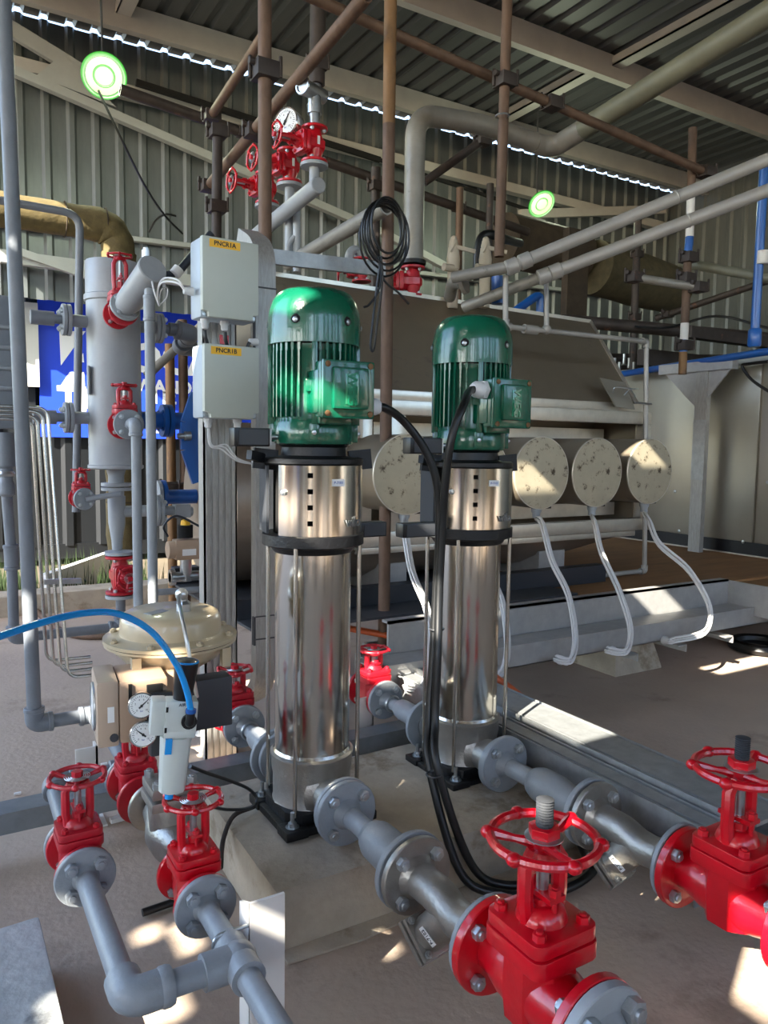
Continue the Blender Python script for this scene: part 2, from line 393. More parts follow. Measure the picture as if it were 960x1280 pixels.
# ================================================================== SETTING
def sheet_poly(width, pitch=.2, d=.036, t=.0, n=None):
    """IBR profile polyline across the width"""
    pts = [(-.02, 0)]; x = 0
    while x < width - 1e-6:
        pts += [(x, 0), (x + pitch * .55, 0), (x + pitch * .66, d), (x + pitch * .86, d), (x + pitch * .97, 0)]; x += pitch
    pts.append((width, 0)); return pts
def cor_mesh(name, width, length, m, t=.003, pitch=.2, d=.036):
    P = sheet_poly(width, pitch, d); n = len(P); mb = MB()
    vs = [(x, 0, z + o) for o in (0, t) for x, z in P] + [(x, length, z + o) for o in (0, t) for x, z in P]
    fs = [(i, i + 1, 2 * n + i + 1, 2 * n + i) for i in range(n - 1)] + [(n + i, 3 * n + i, 3 * n + i + 1, n + i + 1) for i in range(n - 1)]
    fs += [(i, n + i, n + i + 1, i + 1) for i in range(n - 1)] + [(2 * n + i, 2 * n + i + 1, 3 * n + i + 1, 3 * n + i) for i in range(n - 1)]
    mb.add(vs, fs); return mesh(name, mb, m)
fl = MB().bb((-30, -30, -.3), (30, 5.2, 0)); o = B('floor', fl, floor_m); o['kind'] = 'structure'
o = B('yard_ground', MB().bb((-30, 5.2, -.4), (40, 45, -.06)), dirt); o['kind'] = 'structure'
o = B('trim_1', MB().bb((-6, 5.2, -.4), (12, 5.42, .13)), conc_m, bevel=.01); o['kind'] = 'structure'
# roof: corrugated sheets, ribs along Y, one mesh shared by all bays seen from here
RZ = 4.6
roof = structure('ceiling', (0, 3, RZ))
rs = cor_mesh('roof_sheet', 1.0, 4.2, roofm)
for i in range(-2, 10): link('roof_sheet', rs, roof, loc=(i * 1.0, 0, 0 if i % 2 else .004))
# unseen near bays of the roof; gaps are added where sun patches should fall
holes = []
def sunspot(p, sx, sy):
    k = (RZ - p[2]) / SUN.z; q = V(p) + SUN * k; holes.append((q.x - sx / 2, q.x + sx / 2, q.y - sy / 2, q.y + sy / 2))
for px, py, z_, sx, sy in ((650, 880, .27, .2, .7), (172, 1176, 0, .05, .05), (220, 1180, 0, .04, .11), (182, 1272, 0, .1, .09), (262, 909, 0, .3, .09), (268, 937, 0, .34, .09),
                           (290, 957, 0, .34, .1), (322, 853, 0, .5, .08), (432, 967, 0, .12, .1), (950, 1222, 0, .26, .2), (925, 832, 0, .5, .12), (500, 745, .36, .22, .24), (560, 790, .36, .1, .2),
                           (655, 790, .3, .12, .24), (815, 755, .34, .22, .16), (660, 625, .86, .3, .08), (802, 572, 1.05, .18, .1), (285, 770, .72, .08, .12), (552, 700, .75, .08, .22), 
                           (455, 985, .145, .16, .08), (690, 1030, .47, .06, .06), (500, 855, .25, .2, .12)):
    sunspot(at(px, py, z=z_) if z_ < 1 or z_ > 1.2 else at(px, py, y=2.6), sx, sy)
sunspot(at(322, 1160, y=1.178), .03, .08)
xs = sorted({-14, 12} | {h[0] for h in holes} | {h[1] for h in holes}); ys = sorted({-6.5, 3.0} | {min(h[2], 2.99) for h in holes} | {min(h[3], 2.995) for h in holes})
mb = MB(); vi = {}
def vid(x, y):
    if (x, y) not in vi: vi[(x, y)] = len(mb.v); mb.v.append(V((x, y, RZ + .02)))
    return vi[(x, y)]
for i in range(len(xs) - 1):
    for j in range(len(ys) - 1):
        cx, cy = (xs[i] + xs[i + 1]) / 2, (ys[j] + ys[j + 1]) / 2
        if any(a < cx < b and c < cy < d for a, b, c, d in holes): continue
        mb.f.append((vid(xs[i], ys[j]), vid(xs[i + 1], ys[j]), vid(xs[i + 1], ys[j + 1]), vid(xs[i], ys[j + 1])))
B('roof_sheet', mb, roofm, roof)
def purlin(name, a, b, h, wd, m, parent=None, t=.012, up=Z):
    a, b = V(a), V(b); mb = MB(); Mx = frame(b - a, up); L = (b - a).length
    p = [(-wd / 2, -h / 2), (wd / 2, -h / 2), (wd / 2, -h / 2 + t), (-wd / 2 + t, -h / 2 + t), (-wd / 2 + t, h / 2 - t), (wd / 2, h / 2 - t), (wd / 2, h / 2), (-wd / 2, h / 2)]
    mb.prism(p, L, a, b - a, up); return B(name, mb, m, parent)
for k, y in enumerate((6.62, 5.1, 3.5)):
    purlin('purlin', (-2, y, RZ - .105), (8.9, y, RZ - .105), .2, .07, beamw, roof)
for x0, y0, y1 in ((5.35, 5.14, 3.5), (5.35, 3.46, 1.5), (5.25, 6.6, 5.14), (1.4, 6.6, 5.14)):
    B('roof_strut', MB().bb((x0, y0, RZ - .1), (x0 + .12, y1, RZ - .085)).bb((x0, y0, RZ - .1), (x0 + .012, y1, RZ - .02)), beamw, roof)
# back wall: sheets stop about 2.3 m above the ground
wb = structure('wall_back', (0, 7.2, 2.3))
ws = cor_mesh('cladding_sheet', 1.0, 2.285, clad, pitch=.2, d=.03)
Mw = Matrix.Rotation(math.radians(90), 4, 'X')
for i in range(-2, 9):
    long = i >= 3
    link('cladding_sheet', ws, wb, M=Matrix.Translation((i * 1.0 - .2, .004 * (i % 2), 0)) @ Mw)
ws2 = cor_mesh('cladding_sheet', 1.0, 2.3, clad, pitch=.2, d=.03)
for i in range(3, 9): link('cladding_sheet', ws2, wb, M=Matrix.Translation((i * 1.0 - .2, .004 * (i % 2), -2.3)) @ Mw)
wr = structure('wall_right', (8.8, 7.2, 0))
wr_m = cor_mesh('cladding_sheet', 1.0, 4.58, clad, pitch=.2, d=.03)
for i in range(9): link('cladding_sheet', wr_m, wr, M=Matrix.Rotation(math.radians(-90), 4, 'Z') @ Matrix.Translation((i * 1.0, .004 * (i % 2), 0)) @ Mw)
# unseen columns, walls and blocks behind and beside the camera, added for steel reflections
def env(name, a, b, m):
    o = B(name, MB().bb(a, b), m); o['kind'] = 'structure'
for q, xx in enumerate((-13, -9, -5, -2.2, 1.5, 4.5, 8.5)): env('column_%d' % (q + 1), (xx, -6.4, 0), (xx + .2, -6.2, RZ), beamw)
env('column_8', (-5.2, .5, 0), (-5.0, .7, RZ), rustd); env('column_9', (-3.4, -1.4, 0), (-3.3, -1.3, RZ), rusto); env('column_10', (2.9, -2.6, 0), (3.0, -2.5, RZ), rust); env('column_11', (-1.0, -3.0, 0), (-.9, -2.9, RZ), rustd)  # unseen posts added to give dark streaks in the stainless sleeves
for q in range(16): env('panel_%d' % (q + 1), (-11 + q * 1.35 + random.uniform(-.3, .3), -9 - (q % 3), 0), (-11 + q * 1.35 + random.uniform(.4, .9), -8.9 - (q % 3), random.uniform(2.2, 4.2)), (cont_dark, cont_wht, rustd, beige, dkgrey, rusto, cont_wht, cont_dark)[q % 8])  # unseen panels in mixed colours, added for the pump sleeves to mirror
env('wall_front', (-6, -13, 0), (14, -12.7, 3.4), mat('ochre plaster', '#a58a5e', .8)); env('wall_left', (-16, -12, 0), (-15.8, 3, 2.7), mat('rust red container', '#6b3a2a', .6)); env('reflection_block_1', (-15, 4, 0), (-14.8, 12, 2.6), cont_wht)  # unseen backdrop added against the bright horizon in reflections
env('reflection_block_4', (-9, -3.4, 0), (-6.5, -3.2, 1.6), bluep); env('reflection_block_5', (-3.0, -4.6, 0), (-2.2, -4.4, 2.0), cont_wht); env('reflection_block_6', (-.9, -4.2, 0), (-.3, -4.0, 1.7), dark); env('reflection_block_7', (1.2, -3.6, 0), (1.9, -3.4, 1.5), cont_wht); env('reflection_block_8', (-5.4, -2.4, 0), (-5.0, -2.0, 1.9), dark)  # low unseen blocks added as light and dark stripes for the steel
for q, (xx, yy, ww, mm_) in enumerate(((-2.6, -2.2, .35, dark), (-1.5, -2.9, .3, cont_wht), (-.5, -2.4, .22, rustd), (.5, -3.0, .4, cont_wht), (1.3, -2.3, .18, dark), (2.1, -2.8, .35, beige), (3.3, -2.2, .3, dark), (-3.8, -2.6, .4, cont_wht), (-5.2, -3.0, .5, dark), (-8, -1.6, .9, cont_wht), (-9.5, .5, .9, dark), (-10.5, 2.4, .9, bluep))): env('streak_slab_%d' % (q + 1), (xx, yy, 0), (xx + ww, yy + .2, 3.6), mm_)  # tall slabs out of view, added to strengthen the mirrored streaks
env('reflection_block_2', (-12.5, -9, 0), (-7, -8.8, 2.6), cont_dark); env('reflection_block_3', (3.4, -5.2, 0), (6.2, -5.0, 2.2), contm); env('wall_side', (8.8, -1.8, 0), (8.9, -6, 4.5), clad)  # both blocks are unseen and added for reflections; the wall carries on
# steel on the back wall
def beam(name, a, b, wx, wy, m, parent=None): return B(name, MB().bar(a, b, wx, wy), m, parent)
frm = wb
beam('girt', (-1, 7.12, 2.82), (8.7, 7.12, 3.1), .07, .04, beamg, frm)
beam('girt', (-1, 7.05, 4.13), (8.7, 7.05, 4.05), .1, .1, beamw, frm)
beam('girt', at(15, 88, y=7.0), at(480, 292, y=7.0), .07, .07, beamg, frm)
beam('girt', at(480, 292, y=7.0), at(560, 335, y=7.0), .07, .07, beamg, frm)
beam('girt', at(0, 28, y=7.0), at(110, 95, y=7.0), .05, .12, beamg, frm)
beam('girt', at(0, 320, y=7.0), at(320, 362, y=7.0), .07, .1, beamg, frm)
beam('girt', at(10, 310, y=6.95), at(110, 345, y=6.95), .05, .06, beamg, frm)
B('gusset_plate', MB().prism([(0, 0), (.62, -.1), (.2, .22)], .01, at(45, 95, y=6.98), (0, -1, 0)), beamg, frm)
beam('girt', at(650, 268, y=6.9), at(830, 262, y=6.9), .06, .1, beamw, frm)
beam('girt', at(650, 268, y=6.9), at(760, 310, y=6.9), .05, .06, beamg, frm)
beam('girt', at(640, 300, y=6.9), at(700, 302, y=6.9), .05, .05, beamw, frm)
beam('column', (5.42, 7.0, 0), (5.42, 7.0, 4.5), .1, .1, beamg, frm)
beam('column', (8.68, 7.05, 0), (8.68, 7.05, 4.5), .15, .15, beamg, frm)
beam('column', (-1.4, 7.0, 0), (-1.4, 7.0, 4.5), .15, .15, beamg, frm)
for x in (1.75, 2.9): beam('joint_strip', (x, 7.16, 2.32), (x, 7.16, 4.5), .012, .012, dark, frm)
# outside: dark container with a blue banner, white panel
t = thing('shipping_container', 'dark grey ribbed container standing outside behind the open lower wall', 'container', (2, 7.9, 0))
mb = MB(); P = sheet_poly(6.0, .3, .035); n = len(P)
vs = [(-1.5 + x, 7.62 - z, zz) for zz in (.12, 2.62) for x, z in P]; mb.add(vs, [(i, i + 1, n + i + 1, n + i) for i in range(n - 1)])
B('ribbed_side', mb, cont_dark, t)
B('frame', MB().bb((-1.5, 7.6, 0), (4.5, 7.7, .14)).bb((-1.5, 7.6, 2.6), (4.5, 7.7, 2.72)).bb((-1.5, 7.66, .1), (4.5, 10, 2.68)), cont_dark, t)
yb = 7.55
bn = thing('banner', 'blue banner with white lettering hung on the dark container', 'banner', at(150, 460, y=yb))
a_, b_ = at(51, 546, y=yb), at(262, 383, y=yb)
B('sheet', MB().bb((a_.x, yb, a_.z), (b_.x + .5, yb + .012, b_.z - .03)), bannerb, bn)
def bt(s, px, py, size, bold=.004): 
    text(s, size, at(px, py, y=yb) + V((0, -.002, 0)), (0, -1, 0), Z, bannerw, bn, bold=bold)
bt('LOCAL', 215, 452, .37, .016); bt('WANDER', 217, 485, .17, .006); bt('TI', 91, 500, .3, .012); bt('B', 117, 500, .24, .01); bt('11121', 205, 498, .16, .006); bt('AS', 194, 537, .1, .003)
for pts in (((74, 414), (107, 414), (76, 457)), ((75, 483), (87, 465), (105, 465), (106, 483)), ((98, 452), (104, 441), (105, 453))):
    q = [at(*p, y=yb) for p in pts]; B('white_shape', MB().prism([(p.x - q[0].x, p.z - q[0].z) for p in q], .003, q[0] + V((0, -.0, 0)), (0, -1, 0), Z), bannerw, bn)
mb = MB().bb(at(8, 375, y=7.5), at(49, 484, y=7.54)); single('sign_board', 'white flat panel on the container left of the blue banner', 'panel', mb, cont_wht)
single('timber_plank', 'pale flat plank lying outside in front of the dark container', 'plank', MB().bar(at(55, 745, y=5.6), at(135, 712, y=6.6), .05, .3), paper)
gm = MB()
for i in range(420):
    x = random.uniform(.35, 1.5); y = random.uniform(5.5, 6.7); h = random.uniform(.08, .25); dx = random.uniform(-.06, .06)
    gm.add([(x, y, -.06), (x + .012, y, -.06), (x + dx, y + .02, h)], [(0, 1, 2)])
g = B('grass', gm, grass_m); g['kind'] = 'stuff'; tag(g, 'green grass tufts growing along the dark container', 'grass')
# ================================================================== LAMPS
def highbay(c, label, power, d, k=1):
    c = V(c); d = V(d).normalized(); t = thing('high_bay_lamp', label, 'lamp', c, 'glowing green rimmed high bay lamps')
    B('housing', MB().lathe([(.17 * k, 0), (.17 * k, .02), (.1 * k, .06), (.06 * k, .1)], c, -d, n=28), dkgrey, t)
    B('rim', MB().torus(.165 * k, .013, c, d, n=36), lampr, t); B('lens', MB().lathe([(.143 * k, -.004), (.143 * k, .006)], c, d, n=28), lampe, t)
    B('reflector_ring', MB().torus(.08 * k, .01 * k, c + d * .006, d, n=28), lampr, t)
    B('hook', MB().tube([c - d * .1, c - d * .12 + Z * .1, V((c.x, c.y + .1, 4.5))], .008, 8), dkgrey, t)
    l = bpy.data.lights.new('lamp_glow', 'POINT'); l.energy = power; l.color = (.9, 1, .72); l.shadow_soft_size = .12
    o = bpy.data.objects.new('lamp_glow', l); C.objects.link(o); o.parent = t; o.location = d * .3
highbay(at(130, 95, y=5.6), 'round glowing green rimmed lamp at the upper left by the cladding', 7, (-.1, -.75, -.6), .82)
highbay(at(677, 255, y=6.0), 'round glowing green rimmed lamp near the far right wall corner', 7, (-.1, -.75, -.7), .78)
c0 = at(123, 113, y=5.6)
single('lamp_flex', 'thin black flex hanging from the left lamp down the cladding', 'cable',
       MB().tube(smooth([c0, at(150, 170, y=5.8), at(180, 230, y=6.2), at(205, 268, y=6.6), at(228, 292, y=6.9)]), .009, 6).tube(smooth([at(186, 290, y=6.9), at(195, 275, y=6.8), at(207, 268, y=6.6), at(220, 270, y=6.6)]), .009, 6), rubber)
single('cable_strip', 'long black cable tray strip along the white girt of the back wall', 'cable tray', MB().bar(at(170, 103, y=6.9), at(475, 200, y=6.9), .04, .05).bar(at(475, 200, y=6.9), at(660, 262, y=6.9), .03, .03), dark)
# ================================================================== SCAFFOLD
def coupler(t, c, m=rustd, r=.024):
    c = V(c)
    mb = MB().box(c, (r * 3.4, r * 3.4, r * 2.4)).cyl(c + V((r * 1.9, -r * 1.5, -r)), c + V((r * 1.9, -r * 1.5, r * 2)), r * .3, n=8).cyl(c + V((-r * 1.9, r * 1.0, -r)), c + V((-r * 1.9, r * 1.0, r * 2.2)), r * .35, n=8)
    mb.cyl(c - V((r * 2.5, 0, -r)), c + V((r * 2.5, 0, r)), r * .55, n=8)
    B('coupler', mb, m, t, bevel=.003)
def pole(label, a, b, m=rust, r=.024, cps=(), hollow=True, group='scaffold tubes'):
    a, b = V(a), V(b); t = thing('scaffold_tube', label, 'scaffold tube', a if a.z < b.z else b, group)
    d = (b - a).normalized(); M = frame(d); L = (b - a).length
    mb = MB().ring([(r, 0), (r, L), (r * .8, L), (r * .8, 0)], c=a, ax=d, n=16)
    B('tube', mb, m, t)
    for c in cps: coupler(t, a.lerp(b, c))
    return t
pc = thing('scaffold_tube', 'orange rusted scaffold upright between the two green motors', 'scaffold tube', (1.6, 2.65, .25), 'scaffold tubes')
B('tube', MB().cyl((1.6, 2.65, .25), (1.59, 2.65, 2.35), .0245), rust, pc); B('upper_length', MB().cyl((1.59, 2.65, 2.35), (1.59, 2.65, 4.58), .025), rusto, pc)
pole('dark rusty scaffold upright behind the right edge of the upper grey box', (1.075, 2.65, 1.2), (1.07, 2.65, 4.58), rust, cps=(.36,))
pole('rusty hanging scaffold upright above the right green motor', (2.36, 2.9, 2.0), (2.38, 2.9, 4.58), rust, cps=(.31,))
single('coupler_clip', 'bright wire clip around the hanging scaffold upright', 'clip', MB().torus(.03, .004, at(628, 145, y=2.88), n=16, m=6), zinc)
pole('thick dark upright above the red valve cluster', at(396, 106, y=3.6), at(399, -60, y=3.6), rustd, .04, cps=(.15,))
pole('dark scaffold upright rising behind the upper grey box from the sloping tube', at(270, 330, y=3.9), at(272, 160, y=3.9), rustd, .026, cps=(.42, .97))
pole('scaffold tube sloping up to the roof left of the red valves', at(262, 148, x=1.5), at(332, 40, x=1.5), rust, .026, cps=(.03,))
pole('weathered thick tube sloping down from the roof past the pressure gauge', at(258, 236, x=1.4), at(458, -6, x=1.4), rust, .027, cps=(.02, .4))
pole('long rusty ledger under the roof across the middle', at(330, -30, y=3.0), at(888, 218, y=3.0), rust, .024, cps=(.55, .985))
pole('open ended scaffold tube carrying the coiled black cable', at(483, 258, x=1.5), at(360, 330, x=1.5), pgrey, .031)
pole('brown ledger along the back wall behind the lamp and red valves', at(150, 112, y=5.2), at(660, 290, y=5.2), rustd, .035, cps=(.24, .575, .78))
pole('short dark brace under the grey elbowed pipe', at(530, 228, y=4.0), at(604, 175, y=3.9), rustd, .026, cps=(.98,))
pole('upright behind the tall grey pipe with orange coupler', V((at(573, 332, y=5.1).x, 5.1, .0)), at(575, 235, y=5.1), rust, .03, cps=(.5,))
pole('dark upright beside the hanging scaffold upright', V((at(611, 330, y=4.8).x, 4.8, 0)), at(613, 230, y=4.8), rustd, .028)
pole('dark upright behind the coiled cable', V((at(468, 330, y=4.4).x, 4.4, 0)), at(470, 210, y=4.4), rustd, .032, cps=(.96,))
pole('brown scaffold upright left of the painted banded one', V((at(790, 500, y=4.8).x, 4.8, 0)), at(798, 262, y=4.8), rustd, .033, cps=(.71, .88))
t = thing('scaffold_tube', 'scaffold upright with blue, white and rust bands at the right', 'scaffold tube', at(853, 465, y=3.05), 'scaffold tubes')
seg = [(853, 468, rusto), (854, 440, bluep), (855, 425, wpost), (856, 404, rust), (860, 316, bluep), (862, 296, wpost), (864, 238, rust), (866, 160, None)]
for q in range(len(seg) - 1): B('band', MB().cyl(at(seg[q][0], seg[q][1], y=3.05), at(seg[q + 1][0], seg[q + 1][1], y=3.05), .024), seg[q][2], t)
coupler(t, at(857, 348, y=3.05)); coupler(t, at(860, 322, y=3.05)); coupler(t, at(855, 432, y=3.05))
pole('short horizontal scaffold tube joining the two right uprights', at(788, 346, y=3.2), at(877, 360, y=2.98), pgrey, .025, cps=(.05, .95))
pole('shiny dark tube running right from the banded upright', at(850, 328, y=3.2), at(985, 352, y=2.6), pgreen, .028)
pole('thin dark tube rising to the right behind the banded upright', at(820, 398, y=5.0), at(975, 346, y=4.0), rustd, .03, cps=(.1,))
pole('dark tube above the galvanised support at the right', at(700, 400, y=4.6), at(975, 425, y=3.6), rustd, .05)
# ================================================================== PLINTH, CHANNELS, LEDGE
def slab(name, label, cat, poly, z0, z1, m, bev):
    mb = MB().prism([(p[0], p[1]) for p in poly], z1 - z0, (0, 0, z0), Z, (0, 1, 0))
    mb2 = MB(); mb2.v = [V((-v.x if 0 else v.x, v.y, v.z)) for v in mb.v]; mb2.f = mb.f
    return single(name, label, cat, mb2, m, bev)
_p = [(.608, 1.44), (1.53, 1.44), (1.53, 1.99), (.62, 1.99)]
slab('concrete_plinth', 'rough concrete plinth carrying the two green motored pumps', 'plinth', _p, 0, .145, conc_m, .012)
single('plinth_skirt', 'thin spilled mortar skirt along the foot of the pump plinth', 'mortar', MB().prism([(.62, 1.40), (.8, 1.39), (.95, 1.405), (1.15, 1.375), (1.35, 1.39), (1.54, 1.38), (1.54, 1.5), (.62, 1.5)], .006, (0, 0, 0), Z, (0, 1, 0)), conc_m, .006)
single('concrete_block', 'pale concrete block in the lower left corner', 'concrete block', MB().prism([(-.6, .9), (.168, .9), (.168, 1.645), (-.6, 1.60)], .12, (0, 0, 0), Z, (0, 1, 0)), ledge_m, .008)
single('concrete_block', 'raised pale concrete strip on top of the corner block', 'concrete block', MB().prism([(-.6, .9), (.02, .9), (.05, 1.45), (-.6, 1.4)], .012, (0, 0, .12), Z, (0, 1, 0)), ledge_m, .004)
# floor channel along X behind the pumps
def c_channel(name, label, a, b, h, wd, m, cat='channel', up=Z, lip=0, t=.006):
    a, b = V(a), V(b); L = (b - a).length
    p = [(-wd / 2, -h / 2), (wd / 2, -h / 2), (wd / 2, -h / 2 + t), (-wd / 2 + t, -h / 2 + t), (-wd / 2 + t, h / 2 - t), (wd / 2, h / 2 - t), (wd / 2, h / 2), (-wd / 2, h / 2)]
    t_ = thing(name, label, cat, a); B('web', MB().prism(p, L, a, b - a, up), m, t_)
    return t_
ch = c_channel('cable_trunking', 'long galvanised trunking low across the floor behind the left pump', (-1.5, 2.135, .117), (1.44, 2.135, .117), .052, .075, galvd)
B('cover', MB().bb((-1.5, 2.096, .144), (1.44, 2.175, .148)).bb((-1.5, 2.094, .132), (1.44, 2.097, .148)), galvd, ch)
for x in (.36, 1.27):
    f = thing('support_foot', 'white angle foot under the floor trunking, %s' % {.36: 'behind the left gate valves', 1.27: 'between the two pumps'}[x], 'bracket', (x, 2.22, 0))
    B('upright', MB().bb((x - .03, 2.215, 0), (x + .03, 2.221, .235)).bb((x + .024, 2.215, 0), (x + .03, 2.26, .235)), wpost, f)
    B('foot_plate', MB().bb((x - .04, 2.2, 0), (x + .05, 2.28, .005)), wpost, f)
# side cable trays along Y at the right of the pumps
def tray(label, x0, x1, z0, z1, y0, y1, lip=.012):
    t = thing('cable_tray', label, 'cable tray', ((x0 + x1) / 2, y0, z0), 'galvanised trays beside the right pump')
    B('body', MB().bb((x0, y0, z0), (x0 + .003, y1, z1)).bb((x1 - .003, y0, z0), (x1, y1, z1)).bb((x0, y0, z0), (x1, y1, z0 + .003)), galv, t)
    B('cover', MB().bb((x0 + .014, y0, z1 - .006), (x1 - .014, y1, z1 + .004)), galv, t)
    B('lip', MB().bb((x0 - .002, y0, z1 - lip), (x0 + .004, y1, z1 + .005)).bb((x1 - .004, y0, z1 - lip), (x1 + .002, y1, z1 + .005)), galv, t)
tray('near galvanised cable tray running toward the right red valve', 1.45, 1.522, .19, .26, .98, 2.62)
tray('wide galvanised cable tray beyond the near one, end open', 1.54, 1.685, .2, .272, .96, 2.72)
for y in (1.1, 1.9, 2.45):
    f = thing('support_foot', 'galvanised foot under the side cable trays, %s' % {1.1: 'nearest the camera', 1.9: 'beside the right pump', 2.45: 'farthest back'}[y], 'bracket', (1.57, y, 0))
    B('upright', MB().bb((1.55, y, 0), (1.6, y + .005, .2)).bb((1.46, y, .18), (1.68, y + .03, .19)), galv, f)
# ================================================================== PUMPS
def make_pump(cx, cy, z0, label, turn, boxrot):
    t = thing('booster_pump', label, 'pump', (cx, cy, z0), 'vertical multistage pumps on the plinth')
    L = dict(local=True)
    a = .12                                            # base plate
    oct_ = [(a, -a * .62), (a, a * .62), (a * .72, a), (-a * .72, a), (-a, a * .62), (-a, -a * .62), (-a * .72, -a), (a * .72, -a)]
    mb = MB().prism(oct_, .02, up=Y); mb.prism([(x * .86, y * .86) for x, y in oct_], .035, (0, 0, .012), Z, Y)
    for sx in (-1, 1):
        for sy in (-1, 1): mb.box((sx * .095, sy * .095, .012), (.06, .06, .024))
    B('base_plate', mb, black, t, bevel=.004, **L)
    for sx in (-1, 1):
        for sy in (-1, 1):
            nut(t, (sx * .098, sy * .098, .024), Z, .011, zinc, .011, 'anchor_bolt')
            B('stud', MB().cyl((sx * .098, sy * .098, .02), (sx * .098, sy * .098, .06), .0055, n=8).lathe([(.017, 0), (.017, .003)], (sx * .098, sy * .098, .022), n=16), zinc, t, **L)
    B('base_casting', MB().lathe([(.103, .045), (.1, .05), (.1, .11), (.104, .13), (.104, .158), (.107, .163), (.107, .168), (.1, .172)], n=48), steelr, t, **L)
    for s in (-1, 1):                                  # suction and discharge necks
        B('nozzle', MB().lathe([(.062, .085), (.045, .1), (.045, .165)], (0, 0, .08), (0, s, 0), 24), steelr, t, **L)
        flange(t, (0, s * .168, .08), (0, s, 0), .076, .014, grey, nuts=0, world=False)
    B('sleeve', MB().lathe([(.096, .165), (.096, .695)], n=64), steel, t, **L)
    B('sleeve_band', MB().lathe([(.0965, .168), (.1, .173), (.0965, .18)], n=64), steel, t, **L)
    rods = MB()
    for k in range(4):
        an = math.radians(45 + 90 * k) + turn
        B('tie_rod', MB().cyl((.122 * math.cos(an), .122 * math.sin(an), .04), (.122 * math.cos(an), .122 * math.sin(an), .72), .0055, n=10), tubem, t, **L)
    B('head_ring', MB().lathe([(.098, .684), (.102, .688), (.108, .698), (.125, .703), (.128, .705), (.128, .731), (.12, .733)], n=48), black, t, **L)
    # coupling guard: stainless sheet with square holes, dark slotted panel at the side
    Rg = .123; n = 60; zs = [.733, .759, .771, .797, .809, .835, .847, .873, .885, .902]
    g = MB(); a0, a1 = math.radians(-158), math.radians(22)
    hole_col = {12, 50}
    for i in range(n + 1):
        an = a0 + (a1 - a0) * i / n
        for z in zs: g.v.append(V((Rg * math.cos(an), Rg * math.sin(an), z)))
    m = len(zs)
    for i in range(n):
        for k in range(m - 1):
            if i in hole_col or i - 1 in hole_col:
                if k in (1, 3, 5, 7): continue
            g.f.append((i * m + k, (i + 1) * m + k, (i + 1) * m + k + 1, i * m + k + 1))
    nv = len(g.v); g.v += [V((q.x * .987, q.y * .987, q.z)) for q in g.v]; g.f += [[j + nv for j in f] for f in g.f]
    B('guard_sheet', g, steel, t, **L)
    B('lantern', MB().lathe([(.1, .733), (.1, .91)], n=32), dark, t, **L)
    sp = MB()
    for s in (-1,):
        M = Matrix.Rotation(math.radians(112 + 90), 3, 'Z')
        c = V((-.114, .045, .817)); sp.box(c, (.006, .1, .166), Matrix.Rotation(math.radians(-12), 3, 'Z'))
    B('side_panel', sp, dkgrey, t, **L)
    for z in (.766, .803, .84, .877): B('slot', MB().box((-.118, .022, z), (.003, .02, .016), Matrix.Rotation(math.radians(-12), 3, 'Z')), dark, t, **L)
    nut(t, (Rg * math.cos(math.radians(-150)), Rg * math.sin(math.radians(-150)), .837), (math.cos(math.radians(-150)), math.sin(math.radians(-150)), 0), .008, zinc, .005, 'guard_screw')
    an = math.radians(-75) + turn
    d = V((math.cos(an), math.sin(an), 0)); la = math.radians(-87) + turn * 1.5; dl = V((math.cos(la), math.sin(la), 0))
    lb = B('tag_plate', MB().box(dl * (Rg + .0015) + Z * .862, (.034, .001, .017), Matrix.Rotation(la + math.pi / 2, 3, 'Z')), paper, t, **L)
    text('P-7101' if turn == 0 else 'P-7102', .009, dl * (Rg + .0026) + Z * .862, dl, Z, inkb, t, local=True)
    la = math.radians(-64) + turn * 2; dl = V((math.cos(la), math.sin(la), 0))
    text('wilo', .034, dl * (Rg + .0012) + Z * .765, dl, Z, zinc, t, depth=.0008, bold=.0006, local=True)
    tp = MB().lathe([(.12, .902), (.125, .906), (.125, .917), (.118, .921)], n=40)
    for s in (-1, 1): tp.bar((s * .09, -.02 * s, .912), (s * .148, -.03 * s, .918), .014, .05)
    tp.bar((-.1, .04, .912), (-.17, .0, .926), .016, .022)
    B('top_flange', tp, black, t, **L)
    B('motor_stool', MB().lathe([(.1, .92), (.082, .925), (.08, .945), (.088, .951)], n=40), black, t, **L)
    # motor
    zb = .95
    mt = MB().lathe([(.086, zb), (.098, zb + .004), (.1, zb + .012), (.1, zb + .052), (.096, zb + .058), (.094, zb + .064), (.094, zb + .222), (.096, zb + .226), (.096, zb + .24)], n=48)
    B('motor_frame', mt, green, t, **L)
    fn = MB()
    for k in range(40):
        an = 2 * math.pi * k / 40
        if k % 10 == 6: continue
        fn.box((.098 * math.cos(an), .098 * math.sin(an), zb + .145), (.021, .0042, .155), Matrix.Rotation(an, 3, 'Z'))
        fn.box((.1 * math.cos(an), .1 * math.sin(an), zb + .238), (.016, .0065, .03), Matrix.Rotation(an, 3, 'Z'))
    B('cooling_fins', fn, green, t, **L)
    for k in range(4):
        an = math.radians(45 + 90 * k + 20); q = V((math.cos(an), math.sin(an), 0))
        B('foot_lug', MB().box(q * .1 + Z * (zb + .03), (.02, .024, .045), Matrix.Rotation(an, 3, 'Z')), green, t, bevel=.002, **L); B('through_rib', MB().box(q * .104 + Z * (zb + .15), (.02, .014, .2), Matrix.Rotation(an, 3, 'Z')), green, t, bevel=.002, **L)
        nut(t, q * .111 + Z * (zb + .03), q, .006, zinc, .004, 'lug_bolt')
    B('earth_lug', MB().box((.104 * math.cos(-2.1), .104 * math.sin(-2.1), zb + .14), (.022, .02, .028), Matrix.Rotation(-2.1, 3, 'Z')), green, t, bevel=.002, **L)
    zc = zb + .242
